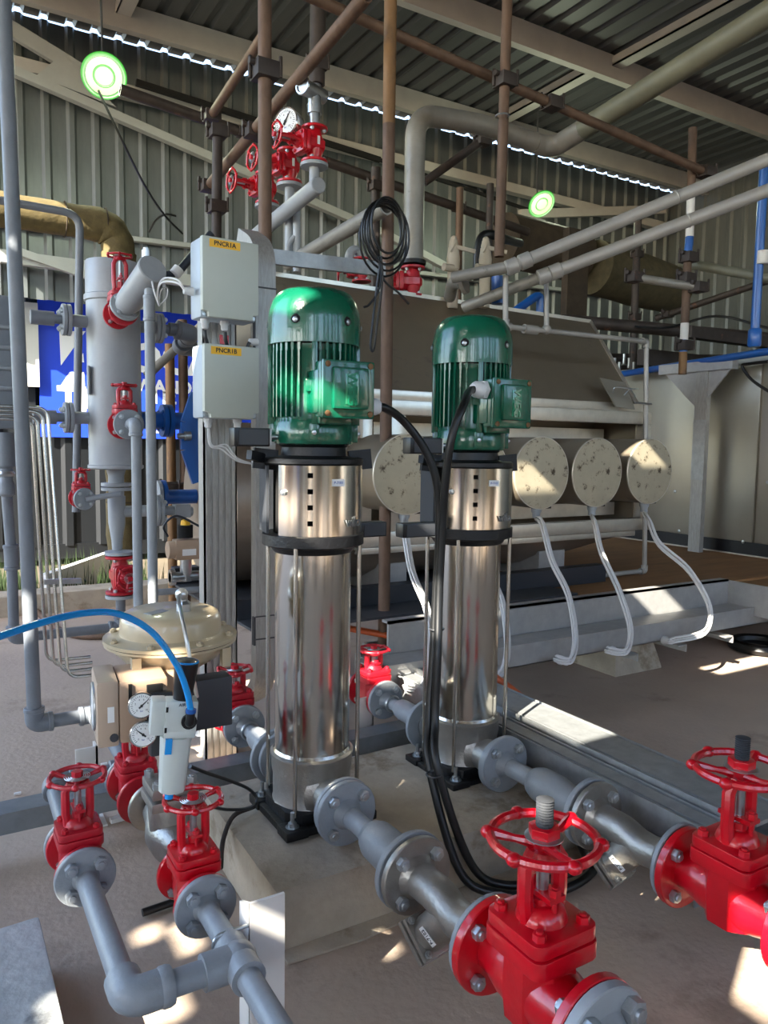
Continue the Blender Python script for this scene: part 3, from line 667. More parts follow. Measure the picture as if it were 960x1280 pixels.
    fc = MB().lathe([(.112, zc), (.1145, zc), (.1145, zc + .06), (.111, zc + .082), (.103, zc + .107), (.09, zc + .125), (.078, zc + .132), (.03, zc + .135), (.001, zc + .135)], n=56)
    B('fan_cover', fc, green, t, **L)
    for dg in (-138, -72, -20, 60, 150):
        q = V((math.cos(math.radians(dg)), math.sin(math.radians(dg)), 0)); cc = q * .1135 + Z * (zc + .048)
        B('cover_boss', MB().lathe([(.012, 0), (.01, .0015)], cc + Z * .004, q, 16), dark, t, **L)
        B('cover_screw', MB().lathe([(.0065, 0), (.0065, .004), (.004, .0055)], cc + Z * .002, q, 12), zinc, t, **L)
    # terminal box
    R = Matrix.Rotation(boxrot, 3, 'Z'); R4 = R.to_4x4()
    tb = bpy.data.objects.new('terminal_box', None); C.objects.link(tb); tb.parent = t; tb.matrix_local = Matrix.Translation((0, 0, zb + .125)) @ R4
    B('neck', MB().box((.0, -.1, .0), (.11, .07, .1)).box((.0, -.1, -.055), (.085, .04, .04)), green, tb, bevel=.004, **L)
    B('housing', MB().box((.012, -.132, .005), (.13, .036, .128)), green, tb, bevel=.005, **L)
    lid = MB().box((.012, -.156, .005), (.136, .016, .134))
    lid.prism([(-.046, -.046), (.046, -.046), (.046, .05), (-.046, .05)], .016, (.012, -.161, .005), (0, -1, 0))
    B('lid', lid, green, tb, bevel=.006, **L)
    B('logo_frame', MB().box((.012, -.1775, .005), (.034, .001, .07)), green2, tb, bevel=.0004, **L)
    link('lettering', text_mesh('lettering', 'WEG', .034, green2, .0012, .0006), tb, M=Matrix.Translation((.012, -.1785, .005)) @ frame((0, -1, 0), (-1, 0, 0) if 0 else (1, 0, 0)).to_4x4())
    for sx in (-1, 1):
        for sy in (-1, 1): B('lid_screw', MB().lathe([(.007, 0), (.007, .003), (.004, .005)], (.012 + sx * .056, -.163, .005 + sy * .056), (0, -1, 0), 12), rusto, tb, **L)
    return t, tb
def gland(t, c, ax, r, m=white, local=True):
    B('cable_gland', MB().prism([(x * r, y * r) for x, y in hexp], r * .5, c, ax).lathe([(r * .86, r * .5), (r * .86, r * 1.2), (r * .6, r * 1.6)], c, ax, 16), m, t, local=local)
ZB = .95
P1, tb1 = make_pump(.831, 1.73, .148, 'left booster pump with green motor on a stainless column', 0, 0)
P2, tb2 = make_pump(1.348, 1.765, .138, 'right booster pump with green motor, grey gland on its left side', -.08, .04)
gland(tb1, (.078, -.125, -.03), (1, 0, 0), .024); gland(tb2, (-.056, -.122, .04), (-1, 0, 0), .026)
# black brackets standing off the pumps
def block(label, px0, px1, py, h, y, sc, flip=1):
    a, b = at(px0, py, y=y), at(px1, py, y=y); t = thing('sensor_block', label, 'bracket', a)
    B('body', MB().bb((a.x, y - .02, a.z - h), (b.x, y + .02, a.z + h)), blackp, t, bevel=.004)
    e = b if sc > 0 else a
    B('front_plate', MB().bb((a.x + .012, y - .0215, a.z - h * .8), (b.x - .006, y - .0195, a.z + h * .8)), dkgrey, t)
    B('metal_end', MB().bb((e.x - .004, y - .018, e.z - h * .9), (e.x + .004, y + .018, e.z + h * .9)).cyl((e.x, y, e.z), (e.x + sc * .03, y, e.z), .007), zinc, t)
block('black block with silver end left of the left motor foot', 289, 334, 546, .022, 1.73, 1)
block('black block with silver end left of the right motor foot', 508, 548, 557, .022, 1.73, 1)
block('dark grey block right of the left pump head ring', 446, 479, 662, .02, 1.76, -1)
block('dark grey block left of the right pump head ring', 499, 541, 663, .02, 1.76, 1)
# ================================================================== VALVES, STRAINERS AND SPOOLS IN THE PUMP LINES
ZL = .225
for k, (x, s) in enumerate(((.83, 'left'), (1.345, 'right'))):
    o = thing('pipe_spool', 'grey flanged reducer spool between the %s pump and its strainer' % s, 'pipe', (x, 1.54, ZL), 'flanged spools at the pumps')
    yp = (1.546, 1.581)[k]
    flange(o, (x, yp, ZL), (0, -1, 0), .078, .016, grey, nuts=4, hub=.026)
    B('pipe', MB().lathe([(.026, 0), (.024, .05), (.024, .11), (.036, .118), (.044, .14), (.046, .2), (.04, .235), (.036, yp - 1.262)], (x, yp - .015, ZL), (0, -1, 0), 28), grey, o)
    flange(o, (x, 1.262, ZL), (0, -1, 0), .083, .014, grey, nuts=0)
    # Y strainer
    o = thing('y_strainer', 'stainless Y strainer with square cover in front of the %s pump' % s, 'strainer', (x, 1.13, ZL), 'Y strainers')
    flange(o, (x, 1.226, ZL), (0, 1, 0), .08, .015, steelr, nuts=0)
    fm = MB(); 
    flange(o, (x, 1.24, ZL), (0, -1, 0), .081, .014, steelr, nuts=4, hub=.032, nm=bolt_m)
    B('body', MB().tube(smooth([(x, 1.23, ZL), (x, 1.19, ZL), (x, 1.15, ZL), (x, 1.10, ZL - .012), (x, 1.06, ZL - .01), (x, 1.01, ZL)], 5), .036, 20, rad=None), steelr, o)
    B('hub', MB().lathe([(.036, 0), (.044, .02), (.07, .03)], (x, 1.04, ZL), (0, -1, 0), 24), steelr, o)
    d = V((-.12, .62, -.72)).normalized(); c = V((x, 1.1, ZL - .005))
    B('leg', MB().lathe([(.034, 0), (.036, .06), (.036, .105)], c, d, 24), steelr, o)
    Mx = frame(d, (1, 0, .2)); e = c + d * .1
    B('cover_pad', MB().box(e, (.084, .084, .01), Mx), steelr, o, bevel=.003); B('cover_plate', MB().box(e + d * .014, (.088, .088, .011), Mx), steelr, o, bevel=.003)
    for sx in (-1, 1):
        for sy in (-1, 1): nut(o, local(o, e + Mx @ V((sx * .033, sy * .033, -.008))), -d, .0075, zinc, .006, 'cover_bolt')
    q = V((-.95, -.3, 0)).normalized(); q = V((-.2, -.9, .3)).normalized()
    nrm = V((-.75, -.6, .25)).normalized(); nrm = (nrm - d * nrm.dot(d)).normalized(); c2 = c + d * .062 + nrm * .037
    B('tag_plate', MB().box(c2, (.04, .014, .0012), frame(nrm, d)), paper, o)
    text('F-7%d02' % (k + 1), .011, c2 + nrm * .001, nrm, d, ink, o)
    flange(o, (x, 1.007, ZL), (0, -1, 0), .083, .012, grey, nuts=0)
valve('large red gate valve with tall threaded stem at the lower centre', (.83, .868, ZL), .087, .25, .25, .092, long_stem=True)
valve('large red gate valve with tall threaded stem at the right edge', (1.338, .864, ZL), .084, .25, .258, .092, long_stem=True)
for x, y, s in ((.83, .742, 'lower centre'), (1.345, .732, 'right')):
    o = thing('end_spool', 'pale grey flange and pipe on the near end of the %s red valve' % s, 'pipe', (x, y, ZL))
    flange(o, (x, y, ZL), (0, -1, 0), .086, .02, greyl, nuts=4, hub=.034, nr=.17)
    B('pipe', MB().cyl((x, y - .02, ZL), (x, .2, ZL), .03, n=20), greyl, o)
ZB_ = .228
for x, s in ((.815, 'left'), (1.325, 'right')):
    valve('small red gate valve behind the %s green motored pump' % s, (x, 2.262, ZB_), .065, .15, .158, .056, m=redd, group='red gate valves behind the pumps')
    o = thing('pipe_spool', 'grey flanged reducer spool behind the %s pump' % s, 'pipe', (x, 2.17, ZB_), 'flanged spools at the pumps')
    flange(o, (x, 2.186, ZB_), (0, -1, 0), .066, .014, grey, nuts=4, hub=.02)
    B('pipe', MB().lathe([(.02, 0), (.02, .08), (.03, .088), (.034, .11), (.034, .17), (.04, .26)], (x, 2.17, ZB_), (0, -1, 0), 24), grey, o)
    flange(o, (x, 1.93, ZB_), (0, -1, 0), .078, .014, grey, nuts=0)
    B('u_bolt', MB().torus(.026, .004, (x, 2.13, ZB_), (0, 1, 0), 20, 6), zinc, o)
    o = spool('pipe_run', 'grey pipe leaving the small valve behind the %s pump' % s, ([(x, 2.37, ZB_), (x, 2.62, ZB_), (x, 2.62, .05)], .02), grey)
# ================================================================== LEFT GATE VALVE GROUP
VA = (.24, 1.595, .245); VB = (.415, 1.385, .245)
valve('red gate valve at the far left with plain grey front flange', VA, .056, .13, .176, .057, m=redd, group='small red gate valves at the left')
valve('red gate valve beside the white angle post, grey front flange', VB, .056, .13, .176, .057, m=red, group='small red gate valves at the left')
valve('red gate valve half hidden behind the white filter bowl', (.415, 1.86, .245), .058, .13, .2, .05, m=redd, group='small red gate valves at the left')
def fr(px_r): pass
o = thing('pipe_run', 'grey pipework joining the two small front valves with elbow and tee', 'pipe', (.4, 1.15, .245))
r_ = .0205
flange(o, (VA[0], VA[1] - .066, .245), (0, -1, 0), .058, .013, grey, nuts=4, hub=.018, nr=.17, nm=grey, pc=.66)
flange(o, (VB[0], VB[1] - .066, .245), (0, -1, 0), .058, .013, grey, nuts=4, hub=.018, nr=.17, nm=grey, pc=.66)
ye = 1.14
B('pipe', MB().tube([(VA[0], 1.52, .245), (VA[0], ye, .245)], r_, 20), grey, o)
B('pipe', MB().tube([(VA[0], ye, .245), (VB[0], ye, .245)], r_, 20), grey, o)
B('pipe', MB().tube([(VB[0], 1.3, .245), (VB[0], .55, .245)], r_, 20), grey, o)
B('elbow', MB().tube(bends([(VA[0], ye + .05, .245), (VA[0], ye, .245), (VA[0] + .06, ye, .245)], .04, 8), r_ * 1.4, 20).lathe([(r_ * 1.4, 0), (r_ * 1.5, .004), (r_ * 1.5, .014), (r_ * 1.4, .02)], (VA[0] + .045, ye, .245), X, 20), grey, o)
B('tee', MB().tube([(VB[0], ye + .05, .245), (VB[0], ye - .05, .245)], r_ * 1.42, 20).tube([(VB[0], ye, .245), (VB[0] - .06, ye, .245)], r_ * 1.4, 20).sphere((VB[0], ye, .245), r_ * 1.6), grey, o)
single('u_bolt', 'bright U bolt clamping the grey pipe to the white post', 'clamp', MB().tube(bends([(VB[0] + .055, 1.185, .27), (VB[0] + .01, 1.185, .27), (VB[0] - .028, 1.185, .27), (VB[0] - .028, 1.185, .218), (VB[0] + .055, 1.185, .218)], .026, 6), .0035, 8), zinc)
ap = thing('angle_post', 'white painted steel angle post beside the clamped grey pipe', 'post', (.47, 1.19, 0))
B('front_leg', MB().bb((.45, 1.178, 0), (.515, 1.184, .312)), wpost, ap); B('side_leg', MB().prism([(0, 0), (.05, 0), (.05, .29), (0, .312)], .006, (.45, 1.18, 0), X), wpost, ap)
# feed pipes behind
o = spool('pipe_run', 'tall grey pipe at the far left edge with an elbow low on the floor side', ([at(-1, -120, y=2.46), (.253, 2.46, .245), (.43, 2.46, .245), (.43, 1.995, .245), (.243, 1.995, .245), (.237, 1.67, .245)], .0205), greyd, n=18)
B('flange', MB().lathe(fl_prof(.058, .013), local(o, (VA[0], 1.662, .245)), Y, 28), grey, o, local=True)
o = spool('pipe_run', 'short grey pipe into the valve hidden behind the filter bowl', ([(.43, 1.995, .245), (.415, 1.93, .245)], .0205), greyd)
B('flange', MB().lathe(fl_prof(.06, .013), local(o, (.415, 1.927, .245)), Y, 28), grey, o, local=True)
# control valve
cx, cy = .43, 1.6
cv = thing('control_valve', 'control valve with a beige diaphragm dome and stainless body', 'valve', (cx, cy, .245))
B('body', MB().lathe([(.03, -.13), (.032, -.09), (.05, -.03), (.052, .02), (.036, .08), (.03, .13)], (cx, cy, .245), Y, 24).lathe([(.045, 0), (.048, .07), (.044, .09)], (cx, cy, .245), n=24), steelr, cv)
flange(cv, (cx, cy - .135, .245), (0, -1, 0), .058, .013, steelr, nuts=0); flange(cv, (cx, cy + .145, .245), (0, 1, 0), .058, .013, steelr, nuts=0)
B('bonnet', MB().box((cx, cy, .335), (.105, .1, .022)).box((cx, cy, .362), (.1, .095, .022)), steelr, cv, bevel=.005)
for sx in (-1, 1):
    for sy in (-1, 1): nut(cv, local(cv, (cx + sx * .037, cy + sy * .035, .372)), Z, .011, zinc, .014, 'bonnet_nut')
B('yoke', MB().bar((cx - .045, cy, .37), (cx - .045, cy, .61), .022, .05).bar((cx + .05, cy, .37), (cx + .05, cy, .61), .022, .05).lathe([(.055, 0), (.06, .02)], (cx, cy, .6)), dkgrey, cv, bevel=.003)
B('stem', MB().cyl((cx, cy, .37), (cx, cy, .62), .008), zinc, cv)
ac = V((cx + .01, cy + .02, .64))
B('lower_bowl', MB().lathe([(.05, -.03), (.075, -.015), (.1, 0), (.118, .02), (.122, .03), (.138, .033), (.138, .038)], ac, n=48), beige, cv)
B('rim_gasket', MB().lathe([(.1375, .038), (.1375, .04)], ac, n=48), dark, cv)
B('dome', MB().lathe([(.14, .04), (.14, .047), (.112, .05), (.107, .054), (.105, .085), (.1, .095), (.088, .101), (.001, .104)], ac, n=48), beige, cv)
for k in range(8):
    a = 2 * math.pi * k / 8 + .2; nut(cv, local(cv, ac + V((.127 * math.cos(a), .127 * math.sin(a), .047))), Z, .008, beige, .007, 'rim_bolt')
for k in range(4):
    a = 2 * math.pi * k / 4 + .75; B('rim_lug', MB().box(ac + V((.13 * math.cos(a), .13 * math.sin(a), .01)), (.018, .018, .04)), beige, cv)
B('dome_plate', MB().box(ac + V((-.035, -.02, .103)), (.05, .025, .001), Matrix.Rotation(.5, 3, 'Z')), zinc, cv)
B('air_fitting', MB().lathe([(.016, 0), (.016, .018), (.01, .024)], ac + V((.02, -.03, .1)), n=6).sphere(ac + V((.015, -.03, .138)), .014).cyl(ac + V((.02, -.03, .12)), ac + V((.02, -.03, .14)), .008), zinc, cv)
B('air_tube', MB().tube(smooth([ac + V((.015, -.03, .142)), ac + V((.0, -.06, .135)), ac + V((-.01, -.115, .115)), ac + V((-.008, -.148, .06)), ac + V((0, -.155, .0)), ac + V((.01, -.15, -.05))]), .004, 8), zinc, cv)
B('side_bracket', MB().bb((cx + .03, cy - .03, .48), (cx + .13, cy + .02, .59)), dkgrey, cv, bevel=.003)
# positioner
p0 = V((.268, 1.475, .5)); p1 = V((.345, 1.64, .618))
ps = thing('valve_positioner', 'tan positioner box with round window beneath the beige dome', 'instrument', (.33, 1.55, .5))
Rp = Matrix.Rotation(math.radians(-6), 3, 'Z')
pc0 = V((.302, 1.515, .588))
def pb(mb, c, s): return mb.box(pc0 + Rp @ V(c), s, Rp)
B('lid', pb(MB(), (-.02, 0, 0), (.04, .125, .128)), tanl, ps, bevel=.007)
B('housing', pb(MB(), (.045, 0, .0), (.09, .125, .12)), tan, ps, bevel=.006)
B('back_housing', pb(MB(), (.1, .03, .0), (.09, .07, .1)), tan, ps, bevel=.005)
B('window_rim', MB().torus(.043, .004, pc0 + Rp @ V((-.041, 0, 0)), Rp @ V((-1, 0, 0)), 32, 8), zinc, ps)
B('window_disc', MB().lathe([(.04, 0), (.04, .002)], pc0 + Rp @ V((-.041, 0, 0)), Rp @ V((-1, 0, 0)), 32), dial, ps)
B('hinge', pb(MB(), (.02, -.064, .03), (.006, .006, .05)), dark, ps); B('gauge_plate', pb(MB(), (.065, -.064, -.0), (.03, .01, .1)), dark, ps, bevel=.002)
B('label_plate', pb(MB(), (-.015, -.0635, .0), (.012, .001, .03)), paper, ps)
B('screw', MB().lathe([(.008, 0), (.008, .003)], pc0 + Rp @ V((-.01, -.063, -.045)), (0, -1, 0), 12), dkgrey, ps)
def gauge(label, c, ax, R, hand, group=None, big=False, par=None):
    c, ax = V(c), V(ax).normalized(); g = thing('pressure_gauge', label, 'gauge', c, group)
    M = frame(ax); L = R * (.9 if big else .55)
    B('case', MB().lathe([(R * .6, -L), (R * .96, -L), (R, -R * .1), (R, 0), (R * .93, R * .06), (R * .87, .0)], c, ax, 36), glassf, g)
    B('dial', MB().lathe([(R * .88, 0), (R * .88, .0008)], c + ax * .0002, ax, 32), dial, g)
    tk = MB()
    for k in range(25):
        a = math.radians(-45 + 270 * k / 24); l = .12 if k % 4 else .2; p = c + M @ V((R * .72 * math.cos(a), R * .72 * math.sin(a), .0015))
        tk.box(p, (R * l, R * .03, .0004), M @ Matrix.Rotation(a, 3, 'Z'))
    B('scale', tk, ink, g)
    for s, a in (('0', 225), ('2', 160), ('4', 110), ('6', 70), ('8', 20), ('10', -45)):
        p = c + M @ V((R * .48 * math.cos(math.radians(a)), R * .48 * math.sin(math.radians(a)), .0015)); text(s, R * .2, p, ax, Z, ink, g, 'numeral', .0002)
    text('bar', R * .17, c + M @ V((0, -R * .4, .0015)), ax, Z, inkb, g, 'lettering', .0002)
    a = math.radians(hand); h = V((math.cos(a), math.sin(a), 0))
    B('needle', MB().tube([c + M @ (h * -R * .25 + Z * .003), c + M @ (h * R * .7 + Z * .003)], .001, 6, rad=[R * .07, R * .02]).lathe([(R * .1, 0), (R * .1, .003)], c + M @ V((0, 0, .002)), ax, 12), ink, g)
    return g
gax = V((-.22, -.97, .08))
gauge('upper round white dial gauge beside the tan positioner', at(177, 882, y=1.40), gax, .0245, 42, 'small gauges at the positioner')
gauge('lower round white dial gauge beside the tan positioner', at(179, 918, y=1.40), gax, .0245, 140, 'small gauges at the positioner')
single('gauge_manifold', 'dark manifold block behind the two small dial gauges', 'manifold', MB().bb(at(188, 868, y=1.43), at(212, 935, y=1.46)), dkgrey, .004)
# filter regulator
fr_ = thing('filter_regulator', 'off white air filter regulator with black knob and long bowl', 'regulator', at(220, 960, y=1.36))
Rf = Matrix.Rotation(math.radians(-10), 3, 'Z') @ Matrix.Rotation(math.radians(5), 3, 'Y')
fc_ = at(222, 897, y=1.36)
def fb(mb, c, s): return mb.box(fc_ + Rf @ V(c), s, Rf)
B('body', fb(fb(MB(), (.004, 0, .005), (.058, .04, .062)), (.004, 0, -.026), (.056, .042, .014)), frlm, fr_, bevel=.004)
B('side_block', fb(MB(), (-.036, .004, .004), (.026, .04, .064)), frlm, fr_, bevel=.004)
for z in (.022, -.016): B('slot', fb(MB(), (-.022, -.0212, z), (.004, .002, .009)), dark, fr_)
text('AIR', .008, fc_ + Rf @ V((.004, -.0208, .03)), Rf @ V((0, -1, 0)), Rf @ Z, dkgrey, fr_)
bw = MB(); n = 10
for z, w_ in ((-.033, .056), (-.138, .046)):
    for k in range(n):
        a = 2 * math.pi * k / n; bw.v.append(fc_ + Rf @ V((w_ / 2 * 1.05 * math.cos(a), w_ / 2 * .9 * math.sin(a), z)))
bw.f = [(k, (k + 1) % n, n + (k + 1) % n, n + k) for k in range(n)] + [list(range(n)), list(range(n, 2 * n))]
B('bowl', bw, frlm, fr_, bevel=.002); B('bowl_latch', fb(MB(), (-.015, -.0235, -.045), (.012, .006, .028)), blue, fr_); B('drain', MB().cyl(fc_ + Rf @ V((-.004, 0, -.138)), fc_ + Rf @ V((-.004, 0, -.152)), .008), blue, fr_)
B('knob', MB().lathe([(.017, 0), (.0175, .01), (.0185, .02), (.0225, .066), (.022, .07), (.019, .072)], fc_ + Rf @ V((.006, 0, .036)), Rf @ V((.03, 0, 1)), 20), blackp, fr_)
B('knob_ring', MB().torus(.0215, .0018, fc_ + Rf @ V((.0075, 0, .106)), Rf @ V((.03, 0, 1)), 20, 6), blue, fr_)
B('port_elbow', MB().lathe([(.014, 0), (.014, .006)], fc_ + Rf @ V((.018, -.02, 0)), Rf @ V((0, -1, 0)), 16).tube(bends([fc_ + Rf @ V((.018, -.02, 0)), fc_ + Rf @ V((.018, -.034, 0)), fc_ + Rf @ V((.018, -.034, .022))], .01), .0085, 12), blackp, fr_)
B('push_ring', MB().cyl(fc_ + Rf @ V((.018, -.034, .02)), fc_ + Rf @ V((.018, -.034, .027)), .0095), bluep, fr_)
e = fc_ + Rf @ V((.018, -.034, .024))
hp = [at(-60, 812, y=1.1), at(0, 795, y=1.16), at(60, 776, y=1.22), at(110, 766, y=1.27), at(150, 768, y=1.3), at(190, 790, y=1.32), at(220, 830, y=1.325), at(233, 862, y=1.325), e]
single('air_hose', 'bright blue pneumatic hose arching from the left into the regulator', 'hose', MB().tube(smooth(hp, 8), .0058, 14), blue)
single('signal_cable', 'thin black cable looping from the filter to the left pump foot', 'cable', MB().tube(smooth([at(238, 958, y=1.6), at(258, 966, y=1.62), at(290, 977, y=1.66), at(312, 987, y=1.7), at(321, 1000, y=1.7), at(312, 1010, y=1.68), at(285, 1012, y=1.62), at(262, 1008, y=1.56)], 6), .004, 8), rubber)
# ================================================================== BLACK PUMP CABLES
def tbp(rot, par, p): return par.location + V((0, 0, ZB + .125)) + Matrix.Rotation(rot, 3, 'Z') @ V(p)
g1 = tbp(0, P1, (.12, -.13, -.03)); g2 = tbp(.04, P2, (-.1, -.13, .04))
c1 = [g1 + V((-.03, 0, 0)), g1 + V((.012, 0, -.003)), at(505, 527, y=1.62), at(530, 560, y=1.61), at(545, 600, y=1.6), at(549, 660, y=1.6), at(545, 740, y=1.6), at(541, 820, y=1.58), at(536, 900, y=1.55), at(537, 960, y=1.5), (1.075, 1.41, .075), (1.16, 1.355, .02), (1.3, 1.29, .02), (1.46, 1.33, .02), (1.56, 1.46, .02), (1.63, 1.6, .05), (1.62, 1.75, .16)]
single('power_cable', 'thick black cable from the left motor drooping down to the floor', 'cable', MB().tube(smooth(c1, 8), .0105, 14), rubber)
c2 = [g2 + V((.03, 0, 0)), g2 + V((-.012, -.002, -.005)), at(580, 505, y=1.55), at(565, 545, y=1.54), at(557, 600, y=1.56), at(553, 660, y=1.58), at(549, 740, y=1.58), at(547, 820, y=1.55), at(544, 900, y=1.53), at(547, 960, y=1.47), (1.11, 1.415, .085), (1.19, 1.375, .022), (1.32, 1.31, .042), (1.44, 1.35, .025), (1.53, 1.48, .02), (1.6, 1.62, .05), (1.6, 1.77, .16)]
single('power_cable', 'thick black cable curving down from the right motor gland', 'cable', MB().tube(smooth(c2, 8), .0105, 14), rubber)
for q, (px, py) in enumerate(((546, 786), (542, 968))):
    single('cable_tie', 'black tie around the paired cables, %s' % ('at mid height', 'near the plinth')[q], 'cable tie', MB().torus(.0175, .0025, at(px, py, y=(1.58, 1.47)[q]), at(px, py, y=1.5) - at(px, py - 30, y=1.5), 18, 6), dkgrey)
single('pipe_offcut', 'black short tube lying on the floor behind the white post', 'tube', MB().cyl(at(178, 1141, z=.012), at(262, 1112, z=.012), .009), rubber)
single('hose_tail', 'brown thin hose rising along the left side of the plinth', 'hose', MB().tube(smooth([at(276, 1085, y=1.66), at(279, 1050, y=1.72), at(292, 1020, y=1.77), at(318, 1008, y=1.8)]), .006, 8), rustd)
# ================================================================== BOILER SKID
YD = 2.9
dk = thing('skid_deck', 'pale steel deck fascia with brown plywood floor under the steel hopper', 'platform', (2.6, 2.45, .2))
B('fascia', MB().bb((1.5, 2.45, .26), (3.59, 2.462, .425)).bb((1.5, 2.45, .415), (3.59, 2.50, .425)).bb((1.5, 2.45, .26), (3.59, 2.5, .268)), skidm, dk)
B('side_fascia', MB().bb((3.59, 2.2, .26), (3.602, 2.46, .42)).bb((3.6, 2.05, .26), (4.9, 2.062, .40)), skidm, dk)
B('plywood', MB().bb((1.9, 2.46, .395), (5.6, 5.0, .412)), ply, dk)
B('front_plate', MB().bb((3.6, 2.06, .385), (5.2, 2.5, .4)), ply, dk)
tr = thing('cable_tray', 'long flat cable tray in front of the deck fascia with white glands', 'cable tray', (2.6, 2.3, .2), 'trays')
B('tray', MB().bb((1.35, 2.3, .215), (3.98, 2.303, .3)).bb((1.35, 2.3, .215), (3.98, 2.449, .218)).bb((1.35, 2.44, .215), (3.98, 2.443, .3)), skidm, tr)
B('tray_cover', MB().bb((1.35, 2.31, .297), (3.98, 2.44, .3)).bb((1.35, 2.297, .285), (3.98, 2.302, .305)), skidm, tr)
B('extension', MB().bb((3.98, 2.1, .25), (5.2, 2.4, .3)), skidm, tr)
for k, x in enumerate((2.62, 2.95, 3.3)):
    f = single('tray_bracket', 'small angle bracket jutting under the long tray, %s' % ('leftmost', 'middle one', 'rightmost')[k], 'bracket', MB().bb((x, 2.25, .19), (x + .06, 2.45, .196)).bb((x + .055, 2.25, .16), (x + .06, 2.45, .196)), skidm)
single('concrete_footing', 'tapered concrete footing block under the long tray', 'concrete block', MB().lathe([(.24, 0), (.17, .2)], (2.98, 2.66, 0), n=4, a0=math.pi / 4), conc_m, .01)
single('tyre_ring', 'dark rubber ring lying on the floor under the deck at the right edge', 'rubber ring', MB().torus(.14, .03, at(950, 806, z=.03), n=28), rubber)
bm_ = thing('skid_beam', 'dark blue steel base beams under the boiler hopper', 'beam', (2.2, 3.1, .41))
B('beam', MB().bb((1.0, 2.75, .412), (3.0, 2.82, .50)).bb((1.0, 3.6, .412), (3.0, 3.67, .50)), blued, bm_)
B('plate', MB().bb((1.0, 2.55, .412), (2.6, 3.7, .422)), dkgrey, bm_); B('support_box', MB().bb((2.72, 2.95, .412), (2.9, 3.3, .56)).bb((1.75, 2.95, .412), (1.9, 3.3, .56)), skidm, bm_)
# the boiler itself
bo = thing('steel_boiler', 'large dull steel boiler with sloping hood and framed front opening', 'boiler', (2.4, 3.2, .5))
x0, x1 = 1.6, 3.42
B('front_frame', MB().bb((x0, YD - .05, 1.235), (x1, YD, 1.3)).bb((x0, YD - .05, .655), (x1, YD, .72)).bb((x1 - .06, YD - .05, .72), (x1, YD, 1.235)).bb((x0 + .14, YD - .05, .72), (x0 + .22, YD, 1.235)).bb((x0, YD - .05, .72), (x0 + .05, YD, 1.235)), bfrm, bo, bevel=.004)
B('frame_ledge', MB().bb((x0 - .1, YD - .03, 1.3), (x1 - .04, YD + .06, 1.345)).bb((x0, YD - .02, .62), (x1 - .06, YD + .02, .65)), bfrm, bo, bevel=.004)
B('side_panel', MB().bb((1.38, YD - .02, .66), (x0, YD + .01, 1.3)), bfrm, bo, bevel=.003)
B('back_plate', MB().bb((x0, YD + .3, .66), (x1, YD + .31, 1.3)), boiler, bo); B('inner_band', MB().bb((x0 + .2, YD + .2, 1.14), (x1 - .1, YD + .22, 1.21)).bb((x0 + .2, YD + .1, .73), (x1 - .1, YD + .12, .8)), bfrm, bo)
B('inner_side', MB().bb((x1 - .07, YD, .66), (x1 - .06, YD + .3, 1.3)), boiler, bo)
tl = at(370, 346, y=3.45); tr_ = at(737, 402, y=3.45)
hz0 = 1.345
hv = [V((1.28, YD, hz0)), V((x1 - .07, YD, hz0)), V((tr_.x, 3.45, tr_.z)), V((1.28, 3.45, tl.z)), V((1.28, 4.2, hz0)), V((x1 - .07, 4.2, hz0)), V((tr_.x, 3.9, tr_.z)), V((1.28, 3.9, tl.z))]
B('hood', MB().add(hv, [(0, 1, 2, 3), (1, 5, 6, 2), (5, 4, 7, 6), (4, 0, 3, 7), (3, 2, 6, 7), (0, 4, 5, 1)]), boiler, bo)
B('hood_edge', MB().bar(hv[1] + V((0, -.006, 0)), hv[2] + V((0, -.006, 0)), .02, .012).bar(hv[3] + V((0, -.006, 0)), hv[2] + V((0, -.006, 0)), .012, .02), bfrm, bo)
# U shaped belly along X
prof = [(YD, .64), (YD + .02, .58), (3.02, .50), (3.2, .47), (3.5, .47), (3.7, .52), (3.85, .64), (3.9, 1.0), (3.9, 1.3), (YD, 1.3)]
prof2 = [(YD, .64), (2.93, .60), (2.98, .54), (3.1, .485), (3.3, .465), (3.5, .47), (3.7, .52), (3.85, .64)]
m = len(prof2); mb = MB()
for x, k in ((1.3, 1), (2.9, 1), (3.38, .25)):
    for yy, zz in prof2: mb.v.append(V((x, yy, .64 - (.64 - zz) * k)))
for s in range(2):
    for i in range(m - 1): mb.f.append((s * m + i, (s + 1) * m + i, (s + 1) * m + i + 1, s * m + i + 1))
B('belly', mb, bell, bo)
# round left end of the vessel
B('end_drum', MB().lathe([(.36, 0), (.38, .02), (.38, .5)], (1.12, 3.5, .82), X, 56), bell, bo)
B('end_cover', MB().lathe([(.1, 0), (.1, .008), (.085, .01)], (1.12, 3.28, .78), -X, 28), steelr, bo)
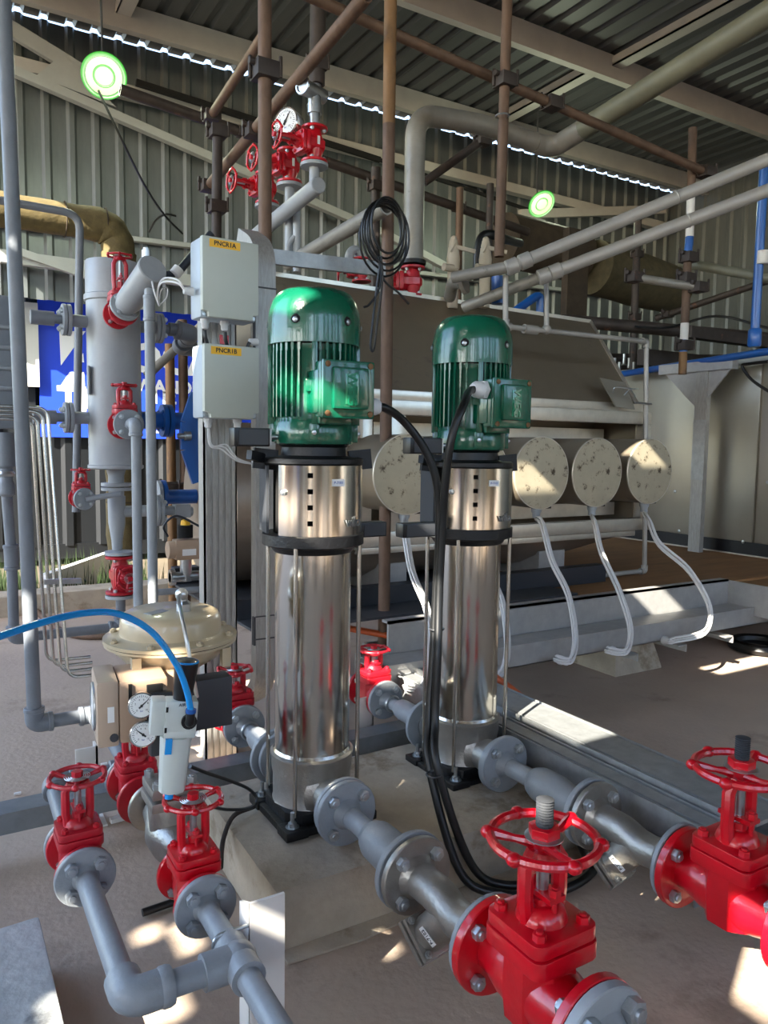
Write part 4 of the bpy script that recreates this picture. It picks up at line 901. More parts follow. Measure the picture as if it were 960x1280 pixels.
# drums
XD = [1.67, 2.03, 2.39, 2.745, 3.115]; wd = ['fifth from the right', 'fourth from the right', 'third from the right', 'second from the right', 'rightmost of the row']
for k, x in enumerate(XD):
    c = V((x, 2.6, .985 + (.004 if k == 4 else 0))); R = .162
    t = thing('heater_drum', 'round capped heater drum sticking out of the frame, %s' % wd[k], 'drum', c, 'heater drums')
    B('shell', MB().lathe([(R - .004, 0), (R, .003), (R, .55)], c, (0, 1, 0), 48), boiler, t)
    B('cap', MB().lathe([(R + .002, -.002), (R + .003, .006), (R - .002, .01), (.001, .011)], c + V((0, .0, 0)), (0, -1, 0), 48), drumf, t)
    B('rim', MB().torus(R + .001, .003, c + V((0, -.006, 0)), (0, 1, 0), 48, 6), bfrm, t)
    g = c + V((0, .02, -R))
    B('cable_gland', MB().lathe([(.024, .0), (.024, .02), (.018, .03), (.018, .05)], g + V((0, 0, .006)), -Z, 12), greyl, t)
    B('latch', MB().bb(c + V((.06, .03, -R - .005)), c + V((.1, .06, -R + .03))), rustd, t)
    bx = {4: (830, 800), 3: (765, 813), 2: (700, 825)}.get(k)
    e = at(*bx, y=2.296) if bx else V((x - .11, 2.296, .215))
    gd = thing('wall_gland', 'white cable gland on the tray lip below the drum, %s' % wd[k], 'gland', e, 'white glands on the tray')
    B('nut', MB().lathe([(.02, 0), (.02, .014), (.016, .02), (.014, .045)], e + V((0, .003, 0)), (0, -1, 0), 10), white, gd)
    pix = {4: ((812, 652), (825, 680), (862, 713), (887, 758), (880, 790), (850, 803)), 3: ((744, 655), (752, 690), (774, 738), (788, 785), (782, 814), (768, 815)), 2: ((678, 655), (690, 700), (710, 742), (719, 795), (713, 825), (704, 826))}
    sh = 0 if k > 1 else x - XD[2]
    base = [g + V((0, 0, -.045))] + [at(px, py, y=2.6 - .42 * min(1, (q + 1) / 4.5)) + V((sh, 0, 0)) for q, (px, py) in enumerate(pix[max(k, 2)])]
    base[-1].y = 2.22; base.append(e + V((0, -.035, 0)))
    cb = thing('cable_bundle', 'bundle of white cables bowing from drum to tray, %s' % wd[k], 'cable', base[0], 'white cable bundles')
    for q in range(6):
        a = 2 * math.pi * q / 6; off = V((.0125 * math.cos(a), .004 * math.sin(a * 2), .0125 * math.sin(a)))
        B('cable', MB().tube(smooth([p + off * (1 if 0 < i < 7 else .6) for i, p in enumerate(base)], 6), .0042, 7), whitec, cb)
# instruments near hood, thin pipe with valves
o = spool('pipe_run', 'thin grey pipe rail across the steel hood and down to the deck', ([at(632, 345, y=2.82), at(632, 408, y=2.82), at(808, 427, y=2.82), V((at(805, 727, y=2.82).x, 2.82, .43)), V((2.45, 2.82, .43))], .013), psilver, n=12)
B('pipe', MB().tube([at(683, 350, y=2.82), at(683, 413, y=2.82)], .013, 12), psilver, o)
B('fitting', MB().sphere(at(683, 412, y=2.82), .024), psilver, o); B('union', MB().cyl(at(655, 411, y=2.82), at(671, 413, y=2.82), .022), psilver, o)
for k, (a, b, c, lab) in enumerate(((at(566, 347, y=3.0), at(640, 333, y=2.75), V((3.25, 2.02, 2.395)), 'upper of the two long silver grey pipes rising to the right edge'), (at(580, 384, y=3.1), at(680, 345, y=2.7), V((3.3, 2.02, 2.255)), 'lower of the two long silver grey pipes rising to the right edge'))):
    c = at(975, (193, 232)[k], x=3.3)
    t = thing('long_pipe', lab, 'pipe', a, 'long silver grey pipes')
    B('pipe', MB().tube([a, b], .027, 20), pgrey, t); B('long_length', MB().tube([b, c], .029, 20), psilver, t)
    for q in (0, .05, .62):
        p = b.lerp(c, q) if q else b; d = (c - b).normalized()
        B('coupling', MB().lathe([(.029, -.03), (.036, -.024), (.036, .024), (.029, .03)] if q < .6 else [(.0295, -.004), (.032, 0), (.0295, .004)], p, d, 20), psilver, t)
# hood platform clutter
def flanged(name, label, cat, pts, r, m, R, fm, k=4, group=None):
    t = thing(name, label, cat, pts[0], group); B('pipe', MB().tube(bends(pts, r * 2.4, 8), r, 20), m, t)
    a = (V(pts[1]) - V(pts[0])).normalized(); B('flange', MB().lathe([(R, 0), (R, .02)], pts[0], a, 28), fm, t); return t
pv = at(516, 343, y=3.5)
valve('small red globe valve on the hood under the tall grey pipe', pv + V((0, 0, -.04)), .065, .16, .14, .05, flow=Z, stem=V((-.85, .5, 0)), m=redd, group='red valves on the hood')
flanged('tall_pipe', 'tall grey pipe with an elbow and a long green run under the roof', 'pipe', [pv + V((0, 0, .05)), V((pv.x, pv.y, 2.84)), at(606, 156, y=3.5), at(690, 186, y=3.5), V((at(690, 186, y=3.5).x, 3.24, at(690, 186, y=3.5).z + .03))], .054, pgrey, .07, black)
pq = at(690, 186, y=3.5)
single('pipe_sleeve', 'taped joint sleeve at the bend of the high green pipe', 'sleeve', MB().tube(bends([pq + V((-.14, 0, .006)), pq, pq + V((0, -.25, .03))], .12, 6), .057, 20), pgrey)
single('green_pipe_length', 'long grey green pipe running under the roof to the upper right', 'pipe', MB().tube([pq + V((0, -.25, .03)), pq + V((0, -2.0, .22))], .0565, 24), pgreen)
valve('small red valve on the hood left of the rusty upright', at(452, 338, y=3.5), .05, .12, .12, .05, flow=Z, stem=V((-.8, .4, 0)), m=redd, group='red valves on the hood')
single('white_bend', 'white curved pipe bend above the small red hood valve', 'pipe', MB().tube(smooth([at(452, 326, y=3.5), at(450, 318, y=3.5), at(444, 312, y=3.5), at(437, 318, y=3.5), at(435, 340, y=3.5)]), .022, 14), greyl)
for k, (px, lab) in enumerate(((566, 'cream relief valve on the hood left of the hooked black hose'), (606, 'cream relief valve inside the hooked black hose'))):
    c = at(px, 350, y=3.4); t = thing('relief_valve', lab, 'valve', c, 'cream relief valves on the hood')
    B('body', MB().cyl(c - Z * .15, c + Z * .08, .03).lathe([(.034, 0), (.036, .05), (.03, .09), (.028, .11)], c + Z * .06).cyl(c + V((-.03, -.04, .05)), c + V((-.09, -.04, .05)), .02), cream, t)
    B('cap', MB().lathe([(.02, 0), (.026, .02), (.02, .05)], c + Z * .16).sphere(c + Z * .215, .018), cream, t)
    B('lever', MB().bar(c + V((.0, -.02, .17)), c + V((.1, -.06, .15)), .012, .02).bar(c + V((.0, -.02, .19)), c + V((-.03, -.02, .14)), .01, .01), cream, t)
single('hooked_hose', 'thick black hose hooking over the right relief valve', 'hose', MB().tube(smooth([at(597, 350, y=3.55), at(597, 318, y=3.55), at(602, 297, y=3.55), at(614, 293, y=3.55), at(628, 298, y=3.6), at(650, 304, y=3.9)]), .026, 14), rubber)
t = thing('flange_joint', 'dark flanged joint where the two long pipes begin on the hood', 'pipe', at(575, 352, y=3.1))
B('flange', MB().lathe([(.055, 0), (.055, .02)], at(577, 354, y=3.05), (.5, -.8, .2), 24), pgrey, t); B('elbow', MB().tube(bends([at(577, 354, y=3.05), at(566, 352, y=3.1), at(562, 372, y=3.2)], .04), .03, 14), pgrey, t)
single('blue_vertical_pipe', 'blue vertical pipe with white joint at the right edge', 'pipe', MB().cyl((4.0, 2.65, 1.74), (4.0, 2.65, at(956, 203, x=4.0).z), .025), bluep)
t = thing('pipe_coupling', 'white coupling and blue socket on the right edge pipe', 'coupling', (4.0, 2.65, 1.7))
B('collar', MB().cyl(at(953, 330, x=4.0) , at(954, 318, x=4.0) + V((0, 0, .02)), .031), wpost, t); B('socket', MB().lathe([(.03, 0), (.036, .01), (.036, .09), (.03, .1)], (4.0, 2.65, 1.68)), bluep, t)
flanged('blue_pipe_bracket', 'blue angled pipe support behind the hood at the centre right', 'pipe', [at(640, 392, y=4.2), at(648, 386, y=4.2), at(676, 366, y=4.2), V((at(676, 402, y=4.2).x, 4.2, .42))], .03, bluep, .03, bluep)
single('blue_post', 'blue post wrapped section under the hanging scaffold upright', 'post', MB().cyl(at(623, 380, y=3.0), at(623, 346, y=3.0), .035), bluep)
# hood right side plate with looped wires
t = thing('hinged_plate', 'tilted steel plate with looped wire handle on the hood side', 'plate', at(775, 500, y=2.9))
B('plate', MB().prism([(0, 0), (.2, -.02), (.27, -.15), (.06, -.17)], .008, at(750, 472, y=2.84), (0, -1, .12), Z), boiler, t) if 0 else B('plate', MB().add([at(750, 472, y=2.86), at(782, 478, y=2.86), at(794, 512, y=2.82), at(770, 508, y=2.82)] + [v + V((0, .008, 0)) for v in (at(750, 472, y=2.86), at(782, 478, y=2.86), at(794, 512, y=2.82), at(770, 508, y=2.82))], [(0, 1, 2, 3), (7, 6, 5, 4), (0, 4, 5, 1), (1, 5, 6, 2), (2, 6, 7, 3), (3, 7, 4, 0)]), contm, t)
B('wire', MB().tube(smooth([at(766, 491, y=2.8), at(770, 484, y=2.78), at(790, 486, y=2.78), at(798, 486, y=2.8)]), .004, 6).tube(smooth([at(780, 494, y=2.8), at(788, 487, y=2.78), at(794, 496, y=2.8)]), .003, 6).tube([at(794, 503, y=2.8), at(814, 505, y=2.8)], .005, 6), zinc, t)
# steel cabin at the right
cb = thing('steel_cabin', 'dull stainless steel cabin with black base at the right', 'cabin', (4.6, 3.9, .33))
def cpanel(y0, y1, x=4.6): return MB().bb((x, y0, .5), (x + .03, y1, 1.66))
B('panel', cpanel(2.985, 4.6), contm, cb, bevel=.01); B('panel', cpanel(2.3, 2.97), contm, cb, bevel=.01)
B('roof', MB().bb((4.59, 2.25, 1.66), (6.8, 4.65, 1.7)), contm, cb); B('base', MB().bb((4.605, 2.3, .412), (4.64, 4.6, .5)), black, cb)
B('base_strip', MB().bb((4.585, 2.3, .412), (4.6, 4.6, .42)), bfrm, cb); B('core', MB().bb((4.62, 2.31, .43), (6.7, 4.59, 1.65)), contm, cb)
for y, z in ((3.05, .5), (2.9, .9), (3.55, .52), (3.6, .8)): nut(cb, local(cb, (4.6, y, z)), -X, .012, zinc, .005, 'rivet')
gp = thing('galvanised_support', 'galvanised post with gussets and top rail before the steel cabin', 'post', at(865, 708, x=4.5))
q0 = at(868, 708, x=4.45); yy = q0.y
B('post', MB().bb((4.43, yy - .045, .412), (4.47, yy + .045, 1.62)), galvp, gp); B('joint_cover', MB().bb((4.428, yy - .048, .9), (4.431, yy + .048, 1.3)), galv, gp)
a_, b_ = at(825, 478, x=4.44), at(918, 455, x=4.44)
B('top_rail', MB().bb((4.42, b_.y, 1.62), (4.48, a_.y, 1.685)), skidm, gp)
B('gusset', MB().prism([(0, 0), (.28, 0), (0, -.26)], .008, (4.47, yy + .045, 1.62), -X, Z) if 0 else MB().add([(4.44, yy + .04, 1.62), (4.44, yy + .3, 1.62), (4.44, yy + .04, 1.38), (4.45, yy + .04, 1.62), (4.45, yy + .3, 1.62), (4.45, yy + .04, 1.38)], [(0, 1, 2), (5, 4, 3), (0, 3, 4, 1), (1, 4, 5, 2), (2, 5, 3, 0)]), skidm, gp)
B('gusset', MB().add([(4.44, yy - .04, 1.62), (4.44, yy - .2, 1.62), (4.44, yy - .04, 1.44), (4.45, yy - .04, 1.62), (4.45, yy - .2, 1.62), (4.45, yy - .04, 1.44)], [(2, 1, 0), (3, 4, 5), (1, 4, 3, 0), (2, 5, 4, 1), (0, 3, 5, 2)]), skidm, gp)
single('blue_long_pipe', 'blue pipe running along the top of the galvanised rail', 'pipe', MB().cyl(at(775, 468, x=4.5), at(975, 437, x=4.4), .024), bluep)
single('dark_duct', 'dark brown insulated duct along the wall behind the long pipes', 'duct', MB().cyl((4.6, 5.6, 3.0), (5.56, 5.6, 2.97), .24), woold)
single('insulated_duct', 'olive insulated duct stretch between the two right uprights', 'duct', MB().lathe([(.26, 0), (.25, .3), (.262, .6), (.24, 1.1), (.2, 1.25)], (5.6, 5.45, 2.85), (1, 0, -.07), 24), woold2)
single('riser_duct', 'dark brown flat riser panel behind the end of the hood', 'panel', MB().bb(at(707, 425, y=4.6), at(735, 290, y=4.62) + V((0, .05, 0))), woold)
single('dark_pipe_bank', 'bank of dark pipes and steel above the cabin roof', 'pipes', MB().bb((4.7, 4.0, 1.74), (8.2, 4.08, 1.86)).bb((4.7, 3.6, 1.9), (8.2, 3.68, 1.98)), rustd)
t = thing('pipe_rack', 'dark pipe bank with small fittings between hood and cabin', 'pipes', (4.3, 4.6, 1.3))
for k in range(4): B('pipe', MB().cyl((3.7, 4.7 + .1 * k, 1.45 + .12 * k), (8.0, 4.9 + .1 * k, 1.75 + .12 * k), .05), rustd, t)
for k in range(6):
    p = at(762 + 6 * k, 452 + 5 * (k % 3), y=4.3); B('fitting', MB().cyl(p - Z * .02, p + Z * .06, .012), zinc, t)
B('plate', MB().bb((3.7, 4.9, 1.0), (4.7, 4.95, 1.75)), dkgrey, t)
for k in range(2): single('looped_cable', ('thin black cable arching over the cabin top', 'black cable looping down the cabin corner')[k], 'cable', MB().tube(smooth(([at(770, 405, y=4.4), at(830, 410, y=4.0), at(895, 395, y=3.8), at(960, 410, y=3.4)], [at(960, 452, x=4.5), at(935, 455, x=4.5), at(928, 458, x=4.5), at(940, 475, x=4.5), at(965, 492, x=4.5)])[k]), .01, 8), rubber)
# ================================================================== GALVANISED FRAME WITH ENCLOSURES
gf = thing('strut_post', 'wide ribbed galvanised post standing behind the two grey boxes', 'post', (.86, 2.55, 0))
mb = MB().bb((.795, 2.5, .0), (.91, 2.51, 1.75))
for k in range(5): mb.bb((.80 + .0225 * k, 2.494, 0), (.812 + .0225 * k, 2.5, 1.75))
mb.bb((.795, 2.5, 0), (.80, 2.56, 1.75)).bb((.905, 2.5, 0), (.91, 2.56, 1.75)); B('post', mb, galvp, gf)
lt = thing('cable_ladder', 'grey cable trunk with rounded top rising right of the boxes', 'trunking', (.99, 2.45, .25))
pth = bends([(.995, 2.0, .28), (.995, 2.47, .28), (.995, 2.47, 1.8), (.995, 2.75, 1.86)], .12, 8)
pth = bends([(.995, 2.62, .16), (.995, 2.47, .24), (.995, 2.47, 1.76), (.995, 2.62, 1.83)], .1, 8)
mb = MB()
for p in pth:
    i = pth.index(p); a = pth[max(i - 1, 0)]; b = pth[min(i + 1, len(pth) - 1)]; d = (V(b) - V(a)).normalized(); nn = X.cross(d)
    for sx, sn in ((-1, -1), (1, -1), (1, 1), (-1, 1)): mb.v.append(V(p) + X * .036 * sx + nn * .022 * sn)
n = len(pth); mb.f = [(i * 4 + k, i * 4 + (k + 1) % 4, i * 4 + 4 + (k + 1) % 4, i * 4 + 4 + k) for i in range(n - 1) for k in range(4)] + [[0, 1, 2, 3], [n * 4 - 1, n * 4 - 2, n * 4 - 3, n * 4 - 4]]
B('trunk', mb, galvp, lt)
for z in (.42, .5, 1.62): B('joint', MB().bb((.957, 2.444, z), (1.033, 2.45, z + .004)), dkgrey, lt)
B('seam_bolt', MB().bb((.953, 2.45, .4), (.96, 2.47, .5)).bb((.953, 2.45, 1.4), (.958, 2.46, 1.62)), dkgrey, lt)
single('frame_rail', 'thin galvanised rail running right from the trunk top behind the coil', 'rail', MB().bar((1.03, 2.5, 1.74), (1.5, 2.52, 1.76), .02, .05), galv)
def enclosure(label, x0, x1, z0, z1, y, name, gl, side=True):
    t = thing('junction_box', label, 'junction box', ((x0 + x1) / 2, y + .04, z0), 'grey junction boxes')
    R = Matrix.Rotation(math.radians(3), 3, 'Z'); c = V(((x0 + x1) / 2, y + .05, (z0 + z1) / 2)); w_, h_ = x1 - x0, z1 - z0
    B('housing', MB().box(c + V((0, .012, 0)), (w_, .09, h_), R), boxb, t, bevel=.01)
    b = .02; p = [(-w_ / 2 + b, -h_ / 2), (w_ / 2 - b, -h_ / 2), (w_ / 2 - b * .9, -h_ / 2 + b * .8), (w_ / 2, -h_ / 2 + b), (w_ / 2, h_ / 2), (-w_ / 2, h_ / 2), (-w_ / 2, -h_ / 2 + b), (-w_ / 2 + b * .9, -h_ / 2 + b * .8)]
    B('lid', MB().prism([(-a, d) for a, d in p], .022, c + R @ V((0, -.033, 0)), R @ V((0, -1, 0)), Z), boxm, t, bevel=.004)
    for sx in (-1, 1): B('lid_screw', MB().lathe([(.006, 0), (.006, .004)], c + R @ V((sx * (w_ / 2 - .011), -.034, -h_ / 2 + .011)), R @ V((0, -1, 0)), 12), zinc, t)
    lp = c + R @ V((-.02 if name.endswith('A') else -.02, -.0555, h_ / 2 - .019)); B('name_label', MB().box(lp, (.1, .0012, .024), R), yellow, t)
    text(name, .019, lp + R @ V((0, -.001, 0)), R @ V((0, -1, 0)), Z, ink, t, bold=.0004)
    for gx in gl:
        q = c + R @ V((gx, .0, -h_ / 2)); B('cable_gland', MB().lathe([(.015, 0), (.015, .01), (.012, .014), (.012, .024), (.009, .03)], q, -Z, 10), white, t)
    return t, c
ta, ca = enclosure('upper grey junction box with yellow PNCR1A label', .731, .916, 1.486, 1.727, 2.32, 'PNCR1A', (-.065, .0))
tb_, cb_ = enclosure('lower grey junction box with yellow PNCR1B label', .735, .918, 1.178, 1.405, 2.32, 'PNCR1B', (-.06, .04))
B('side_gland', MB().lathe([(.013, 0), (.013, .012), (.01, .03)], ca + V((-.1, 0, -.04)), -X, 10), white, ta)
single('white_wires', 'white wires from the upper box side drooping to the flange bundle', 'wires', MB().tube(smooth([ca + V((-.125, 0, -.04)), at(222, 350, y=2.38), at(205, 348, y=2.5), at(198, 360, y=2.6), at(199, 382, y=2.7)]), .003, 6).tube(smooth([ca + V((-.125, 0, -.043)), at(222, 354, y=2.38), at(203, 353, y=2.5), at(197, 366, y=2.6), at(199, 382, y=2.7)]), .003, 6).tube(smooth([at(199, 382, y=2.7), at(208, 372, y=2.65), at(209, 360, y=2.65), at(202, 362, y=2.6), at(199, 375, y=2.7)]), .002, 6).tube(smooth([at(199, 382, y=2.7), at(193, 365, y=2.7), at(190, 352, y=2.75)]), .003, 6), whitec)
q = cb_ + V((-.06, 0, -.15)); e = at(316, 580, y=2.38)
t = thing('white_wires', 'white wires drooping from the lower box to the post gland', 'wires', q, 'w')
del t['group']
for k in range(3): B('wire', MB().tube(smooth([q + V((.002 * k, 0, .005)), q + V((.004 + .004 * k, -.01, -.05)), at(277 + 3 * k, 562 - 3 * k, y=2.37), at(296, 576 - 2 * k, y=2.37), e]), .0026, 6), whitec, t)
B('gland', MB().lathe([(.012, 0), (.012, .02), (.009, .03)], e, X, 10), white, t)
for k, gx in enumerate((-.065, .0)):
    q = ca + V((gx, 0, -.155))
    single('black_flex', ('black flex curling from the left gland of the upper box', 'black flex curling from the right gland of the upper box')[k], 'cable', MB().tube(smooth([q, q + V((.005, 0, -.03)), q + V((.03, .02, -.055)), q + V((.10 - gx * .5, .03, -.06)), at(312, 428 + k * 6, y=2.4)]), .0065, 10), rubber)
single('post_glands', 'pair of white glands on the trunk between the two boxes', 'gland', MB().lathe([(.012, 0), (.012, .012), (.01, .03)], at(322, 428, y=2.42), -X, 10).lathe([(.012, 0), (.012, .012), (.01, .03)], at(322, 440, y=2.42), -X, 10), white)
single('red_switch', 'small red switch glimpsed between the two boxes', 'switch', MB().bb((.85, 2.49, 1.43), (.88, 2.498, 1.46)), redd)
# ================================================================== CONDENSATE VESSEL AND ITS VALVES
vx, vy = .715, 3.5
ve = thing('vertical_vessel', 'pale grey vertical cylindrical vessel with collar and side nozzles', 'vessel', (vx, vy, .9))
B('shell', MB().lathe([(.11, .98), (.118, .985), (.118, .997), (.112, 1.0), (.112, 1.7), (.12, 1.703), (.12, 1.725), (.113, 1.73), (.113, 1.865), (.11, 1.87)], (vx, vy, 0), n=48), greyl, ve)
for z, nm in ((1.61, 1), (1.2, 2)):
    for s in (-1, 1):
        if nm == 2 and s == 1: continue
        B('nozzle', MB().cyl((vx, vy, z), (vx + s * .19, vy, z), .026), grey, ve); flange(ve, (vx + s * .175, vy, z), (s, 0, 0), .066, .016, grey, nuts=0)
        flange(ve, (vx + s * .194, vy, z), (s, 0, 0), .066, .016, grey, nuts=4, nm=bolt_m)
        B('outer_pipe', MB().cyl((vx + s * .21, vy, z), (vx + s * (.32 if s < 0 else .3), vy, z), .02).lathe([(.03, 0), (.03, .09)], (vx + s * .24, vy, z), (s, 0, 0), 12), greyd, ve)
B('neck', MB().lathe([(.042, 0), (.034, .03), (.03, .28)], (vx, vy, .98), -Z, 24).lathe([(.038, 0), (.036, .12), (.024, .2), (.022, .24)], (vx, vy, .86), -Z, 20).cyl((vx, vy, .79), (vx + .16, vy, .79), .026), greyl, ve)
for z in (.905, .885): B('flange', MB().lathe([(.064, 0), (.064, .014)], (vx, vy, z), n=28), greyl, ve)
B('weld_plate', MB().bb((vx - .118, vy - .06, 1.3), (vx - .112, vy - .02, 1.42)), grey, ve)
flange(ve, (vx + .165, vy, .79), (1, 0, 0), .072, .015, greyl, nuts=0); flange(ve, (vx + .183, vy, .79), (1, 0, 0), .072, .015, greyl, nuts=4)
B('branch_pipe', MB().cyl((vx + .2, vy, .79), (vx + .34, vy, .78), .022).box((vx + .29, vy, .785), (.07, .06, .06)), greyl, ve)
valve('red gate valve below the vessel with its wheel facing the camera', (vx, 3.45, .515), .062, .17, .12, .052, flow=Z, stem=V((.12, -1, 0)), m=redd, group='red valves on the vessel')
for z in (.605, .412): single('pipe_flange', 'pale grey flange %s the camera facing red valve' % ('above' if z > .5 else 'below'), 'flange', MB().lathe([(.064, 0), (.064, .014)], (vx, 3.45, z), n=28), greyl)
spool('pipe_run', 'grey pipe from under the vessel valve left to the far left riser', ([(vx, 3.45, .41), (vx, 3.45, .28), (.285, 3.45, .28), (.285, 3.45, .62), (.27, 3.45, .95)], .021), greyd, n=16)
t = thing('riser_stack', 'thick grey riser at the left edge with ring shaped ribs', 'pipe', (.25, 3.0, .9))
B('lower_pipe', MB().lathe([(.018, .88), (.03, .89), (.03, .93), (.024, .94), (.024, .99), (.034, 1.0), (.034, 1.12), (.03, 1.13)], (.262, 3.3, 0), n=20), greyd, t)
B('body', MB().bb((.2, 2.98, 1.14), (.275, 3.05, 1.6)), greyd, t, bevel=.01)
for k in range(4): B('rib', MB().cyl((.18, 2.975, 1.28 + .07 * k), (.285, 2.975, 1.28 + .07 * k), .008, n=10), grey, t)
B('union', MB().lathe([(.027, 0), (.032, .01), (.027, .02)], (.262, 3.3, .96), n=20), zinc, t)
# valves on the vessel
def side_valve(lab, c, R, wz, wR):
    valve(lab, c, R, R * 2.2, wz, wR, m=redd, group='red valves on the vessel')
side_valve('red gate valve near the vessel top behind the capped pipe stub', (.69, 3.24, 1.62), .058, .225, .05)
side_valve('red gate valve on the middle front of the vessel', (.70, 3.24, 1.17), .058, .16, .052)
valve('small red gate valve low on the left in front of the dark container', (.555, 3.42, .86), .045, .1, .12, .04, m=redd, group='red valves on the vessel')
t = thing('pipe_spool', 'grey stub and thin pipe leaving the small low red valve', 'pipe', (.555, 3.36, .86)); flange(t, (.555, 3.365, .86), (.3, -1, 0), .046, .012, grey, nuts=4); B('pipe', MB().tube([(.56, 3.35, .86), (.7, 3.34, .88)], .012, 12), grey, t)
t = thing('capped_stub', 'pale grey capped pipe stub angled from the vessel top valve', 'pipe', (.7, 3.15, 1.64))
s0, s1 = V((.69, 3.17, 1.63)), V((.735, 2.92, 1.735))
flange(t, s0, s1 - s0, .06, .013, greyl, nuts=4); B('stub', MB().lathe([(.038, .0), (.05, .05), (.052, (s1 - s0).length)], s0, s1 - s0, 28), greyl, t)
B('cap', MB().lathe([(.054, 0), (.054, .01), (.05, .014), (.001, .015)], s1, s1 - s0, 28), greyl, t); B('plug', MB().cyl(s1 + V((-.01, .03, .04)), s1 + V((-.01, .03, .075)), .018).cyl(s1 + V((-.01, .03, .07)), s1 + V((-.01, .03, .085)), .012), zinc, t)
spool('riser_pipe', 'right one of two grey risers in front of the vessel', ([s1 + V((0, .03, -.03)), (.733, 2.95, 1.60), (.733, 2.95, 0)], .019), grey, elbow=1.15)
t = spool('riser_pipe', 'left one of two grey risers starting at the middle vessel valve', ([(.70, 3.165, 1.17), (.70, 3.05, 1.17), (.70, 3.05, 0)], .019), grey)
flange(t, (.70, 3.175, 1.17), (0, -1, 0), .06, .013, grey, nuts=4)
single('thin_riser', 'thin dark grey pipe rising beside the insulated pipe at the left', 'pipe', MB().tube(bends([at(-60, 240, y=4.2), at(100, 268, y=4.2), at(95, 640, y=4.2)], .08), .02, 12), greyd)
t = thing('insulated_pipe', 'yellow brown insulated pipe bending down behind the vessel', 'pipe', (1.06, 5.0, .4))
ip = bends([(-.9, 5.0, 2.42), (1.06, 5.0, 2.42), (1.06, 5.0, .35)], .16, 8)
ip = [V(ip[0]).lerp(ip[1], q / 24) for q in range(24)] + ip[1:-1] + [V(ip[-2]).lerp(ip[-1], q / 24) for q in range(25)]
B('wrap', MB().tube(ip, .1, 24, rad=[.1 + random.uniform(-.006, .006) for _ in ip]), wool, t)
for q in (.35, .75, .98): B('seam', MB().torus(.101, .004, (q, 5.0, 2.42), X, 28, 6), woold, t)
for z in (2.2, 1.7, 1.2, .72): B('seam', MB().torus(.101, .004, (1.06, 5.0, z), Z, 28, 6), woold, t)
# steel impulse tubes
t = thing('impulse_tubes', 'four bent stainless impulse tubes running down the left side', 'tubing', (.3, 2.6, .3))
for k in range(4):
    xx = .262 + .0165 * k; zt = 1.165 + .013 * k; 
    p = [(-.6, 2.6 + .01 * k, zt), (xx + .02, 2.6 + .01 * k, zt), (xx + .045, 2.6 - .03 * k, .395 - .012 * k), (.44, 2.6 - .03 * k, .392 - .012 * k)]
    B('tube', MB().tube(bends(p, .035, 6), .0055, 10), tubem, t)
B('clamp', MB().bar((.3, 2.56, .66), (.41, 2.56, .655), .012, .016), zinc, t)
# blue frame, burner end
t = thing('blue_door', 'blue angular steel door on the left end of the boiler', 'door', (1.0, 3.2, .95))
pl = [at(*p, y=3.25) for p in ((268, 470), (243, 492), (231, 528), (231, 562), (245, 603), (268, 603))]
B('panel', MB().add(pl + [p + V((0, .02, 0)) for p in pl], [(0, 1, 2, 3, 4, 5), (11, 10, 9, 8, 7, 6)] + [(i, i + 6, (i + 1) % 6 + 6, (i + 1) % 6) for i in range(6)]), bluep, t)
mb = MB()
for i in range(1, 4): mb.bar(pl[i] + V((0, -.01, 0)), pl[i + 1] + V((0, -.01, 0)), .02, .04)
B('rim', mb, bluep, t); B('hinge_arm', MB().bar(at(262, 545, y=3.27), V((1.13, 3.4, .95)), .05, .05), bluep, t); B('hub', MB().cyl(at(231, 545, y=3.2), at(238, 545, y=3.2), .02).cyl(at(222, 545, y=3.2), at(232, 545, y=3.2), .012), zinc, t)
t = thing('blue_flange_joint', 'blue flanged pipe joint between the vessel and the blue door', 'flange', (.92, 3.6, 1.2))
B('flange', MB().lathe([(.075, 0), (.075, .02)], (.93, 3.55, 1.2), X, 28).lathe([(.075, 0), (.075, .02)], (.955, 3.55, 1.2), X, 28), bluep, t); B('pipe', MB().cyl((.82, 3.55, 1.2), (1.1, 3.55, 1.2), .04), bluep, t)
for k in range(4): nut(t, local(t, (.93, 3.55 + .055 * math.cos(.8 + k * 1.57), 1.2 + .055 * math.sin(.8 + k * 1.57))), -X, .009, bluep, name='bolt')
t = thing('blue_flange_joint', 'lower blue flange and stub behind the pale grey flange pair', 'flange', (.98, 3.6, .8)); B('flange', MB().lathe([(.07, 0), (.07, .02)], (.95, 3.65, .85), X, 28).cyl((.97, 3.65, .84), (1.12, 3.65, .84), .035), bluep, t)
B('elbow', MB().lathe([(.07, 0), (.07, .016)], (.93, 3.65, .85), X, 28), greyl, t)
t = thing('actuated_valve', 'small beige pneumatic actuator with yellow top behind the grey risers', 'valve', (.95, 3.25, .56))
B('cylinder', MB().cyl((.87, 3.25, .64), (1.05, 3.25, .64), .038, n=24).box((.96, 3.25, .64), (.12, .07, .085)), tan, t, bevel=.004); B('label_plate', MB().box((.955, 3.213, .63), (.06, .002, .028)), paper, t)
B('switch_box', MB().cyl((.95, 3.25, .69), (.95, 3.25, .745), .032), dark, t); B('indicator', MB().lathe([(.022, 0), (.018, .02), (.01, .024)], (.95, 3.25, .745)), yellow, t); B('valve_body', MB().cyl((.95, 3.25, .5), (.95, 3.25, .6), .025).cyl((.88, 3.25, .52), (1.04, 3.25, .52), .022).lathe([(.035, 0), (.035, .02)], (.88, 3.25, .52), X).lathe([(.035, 0), (.035, .02)], (1.02, 3.25, .52), X), zinc, t)
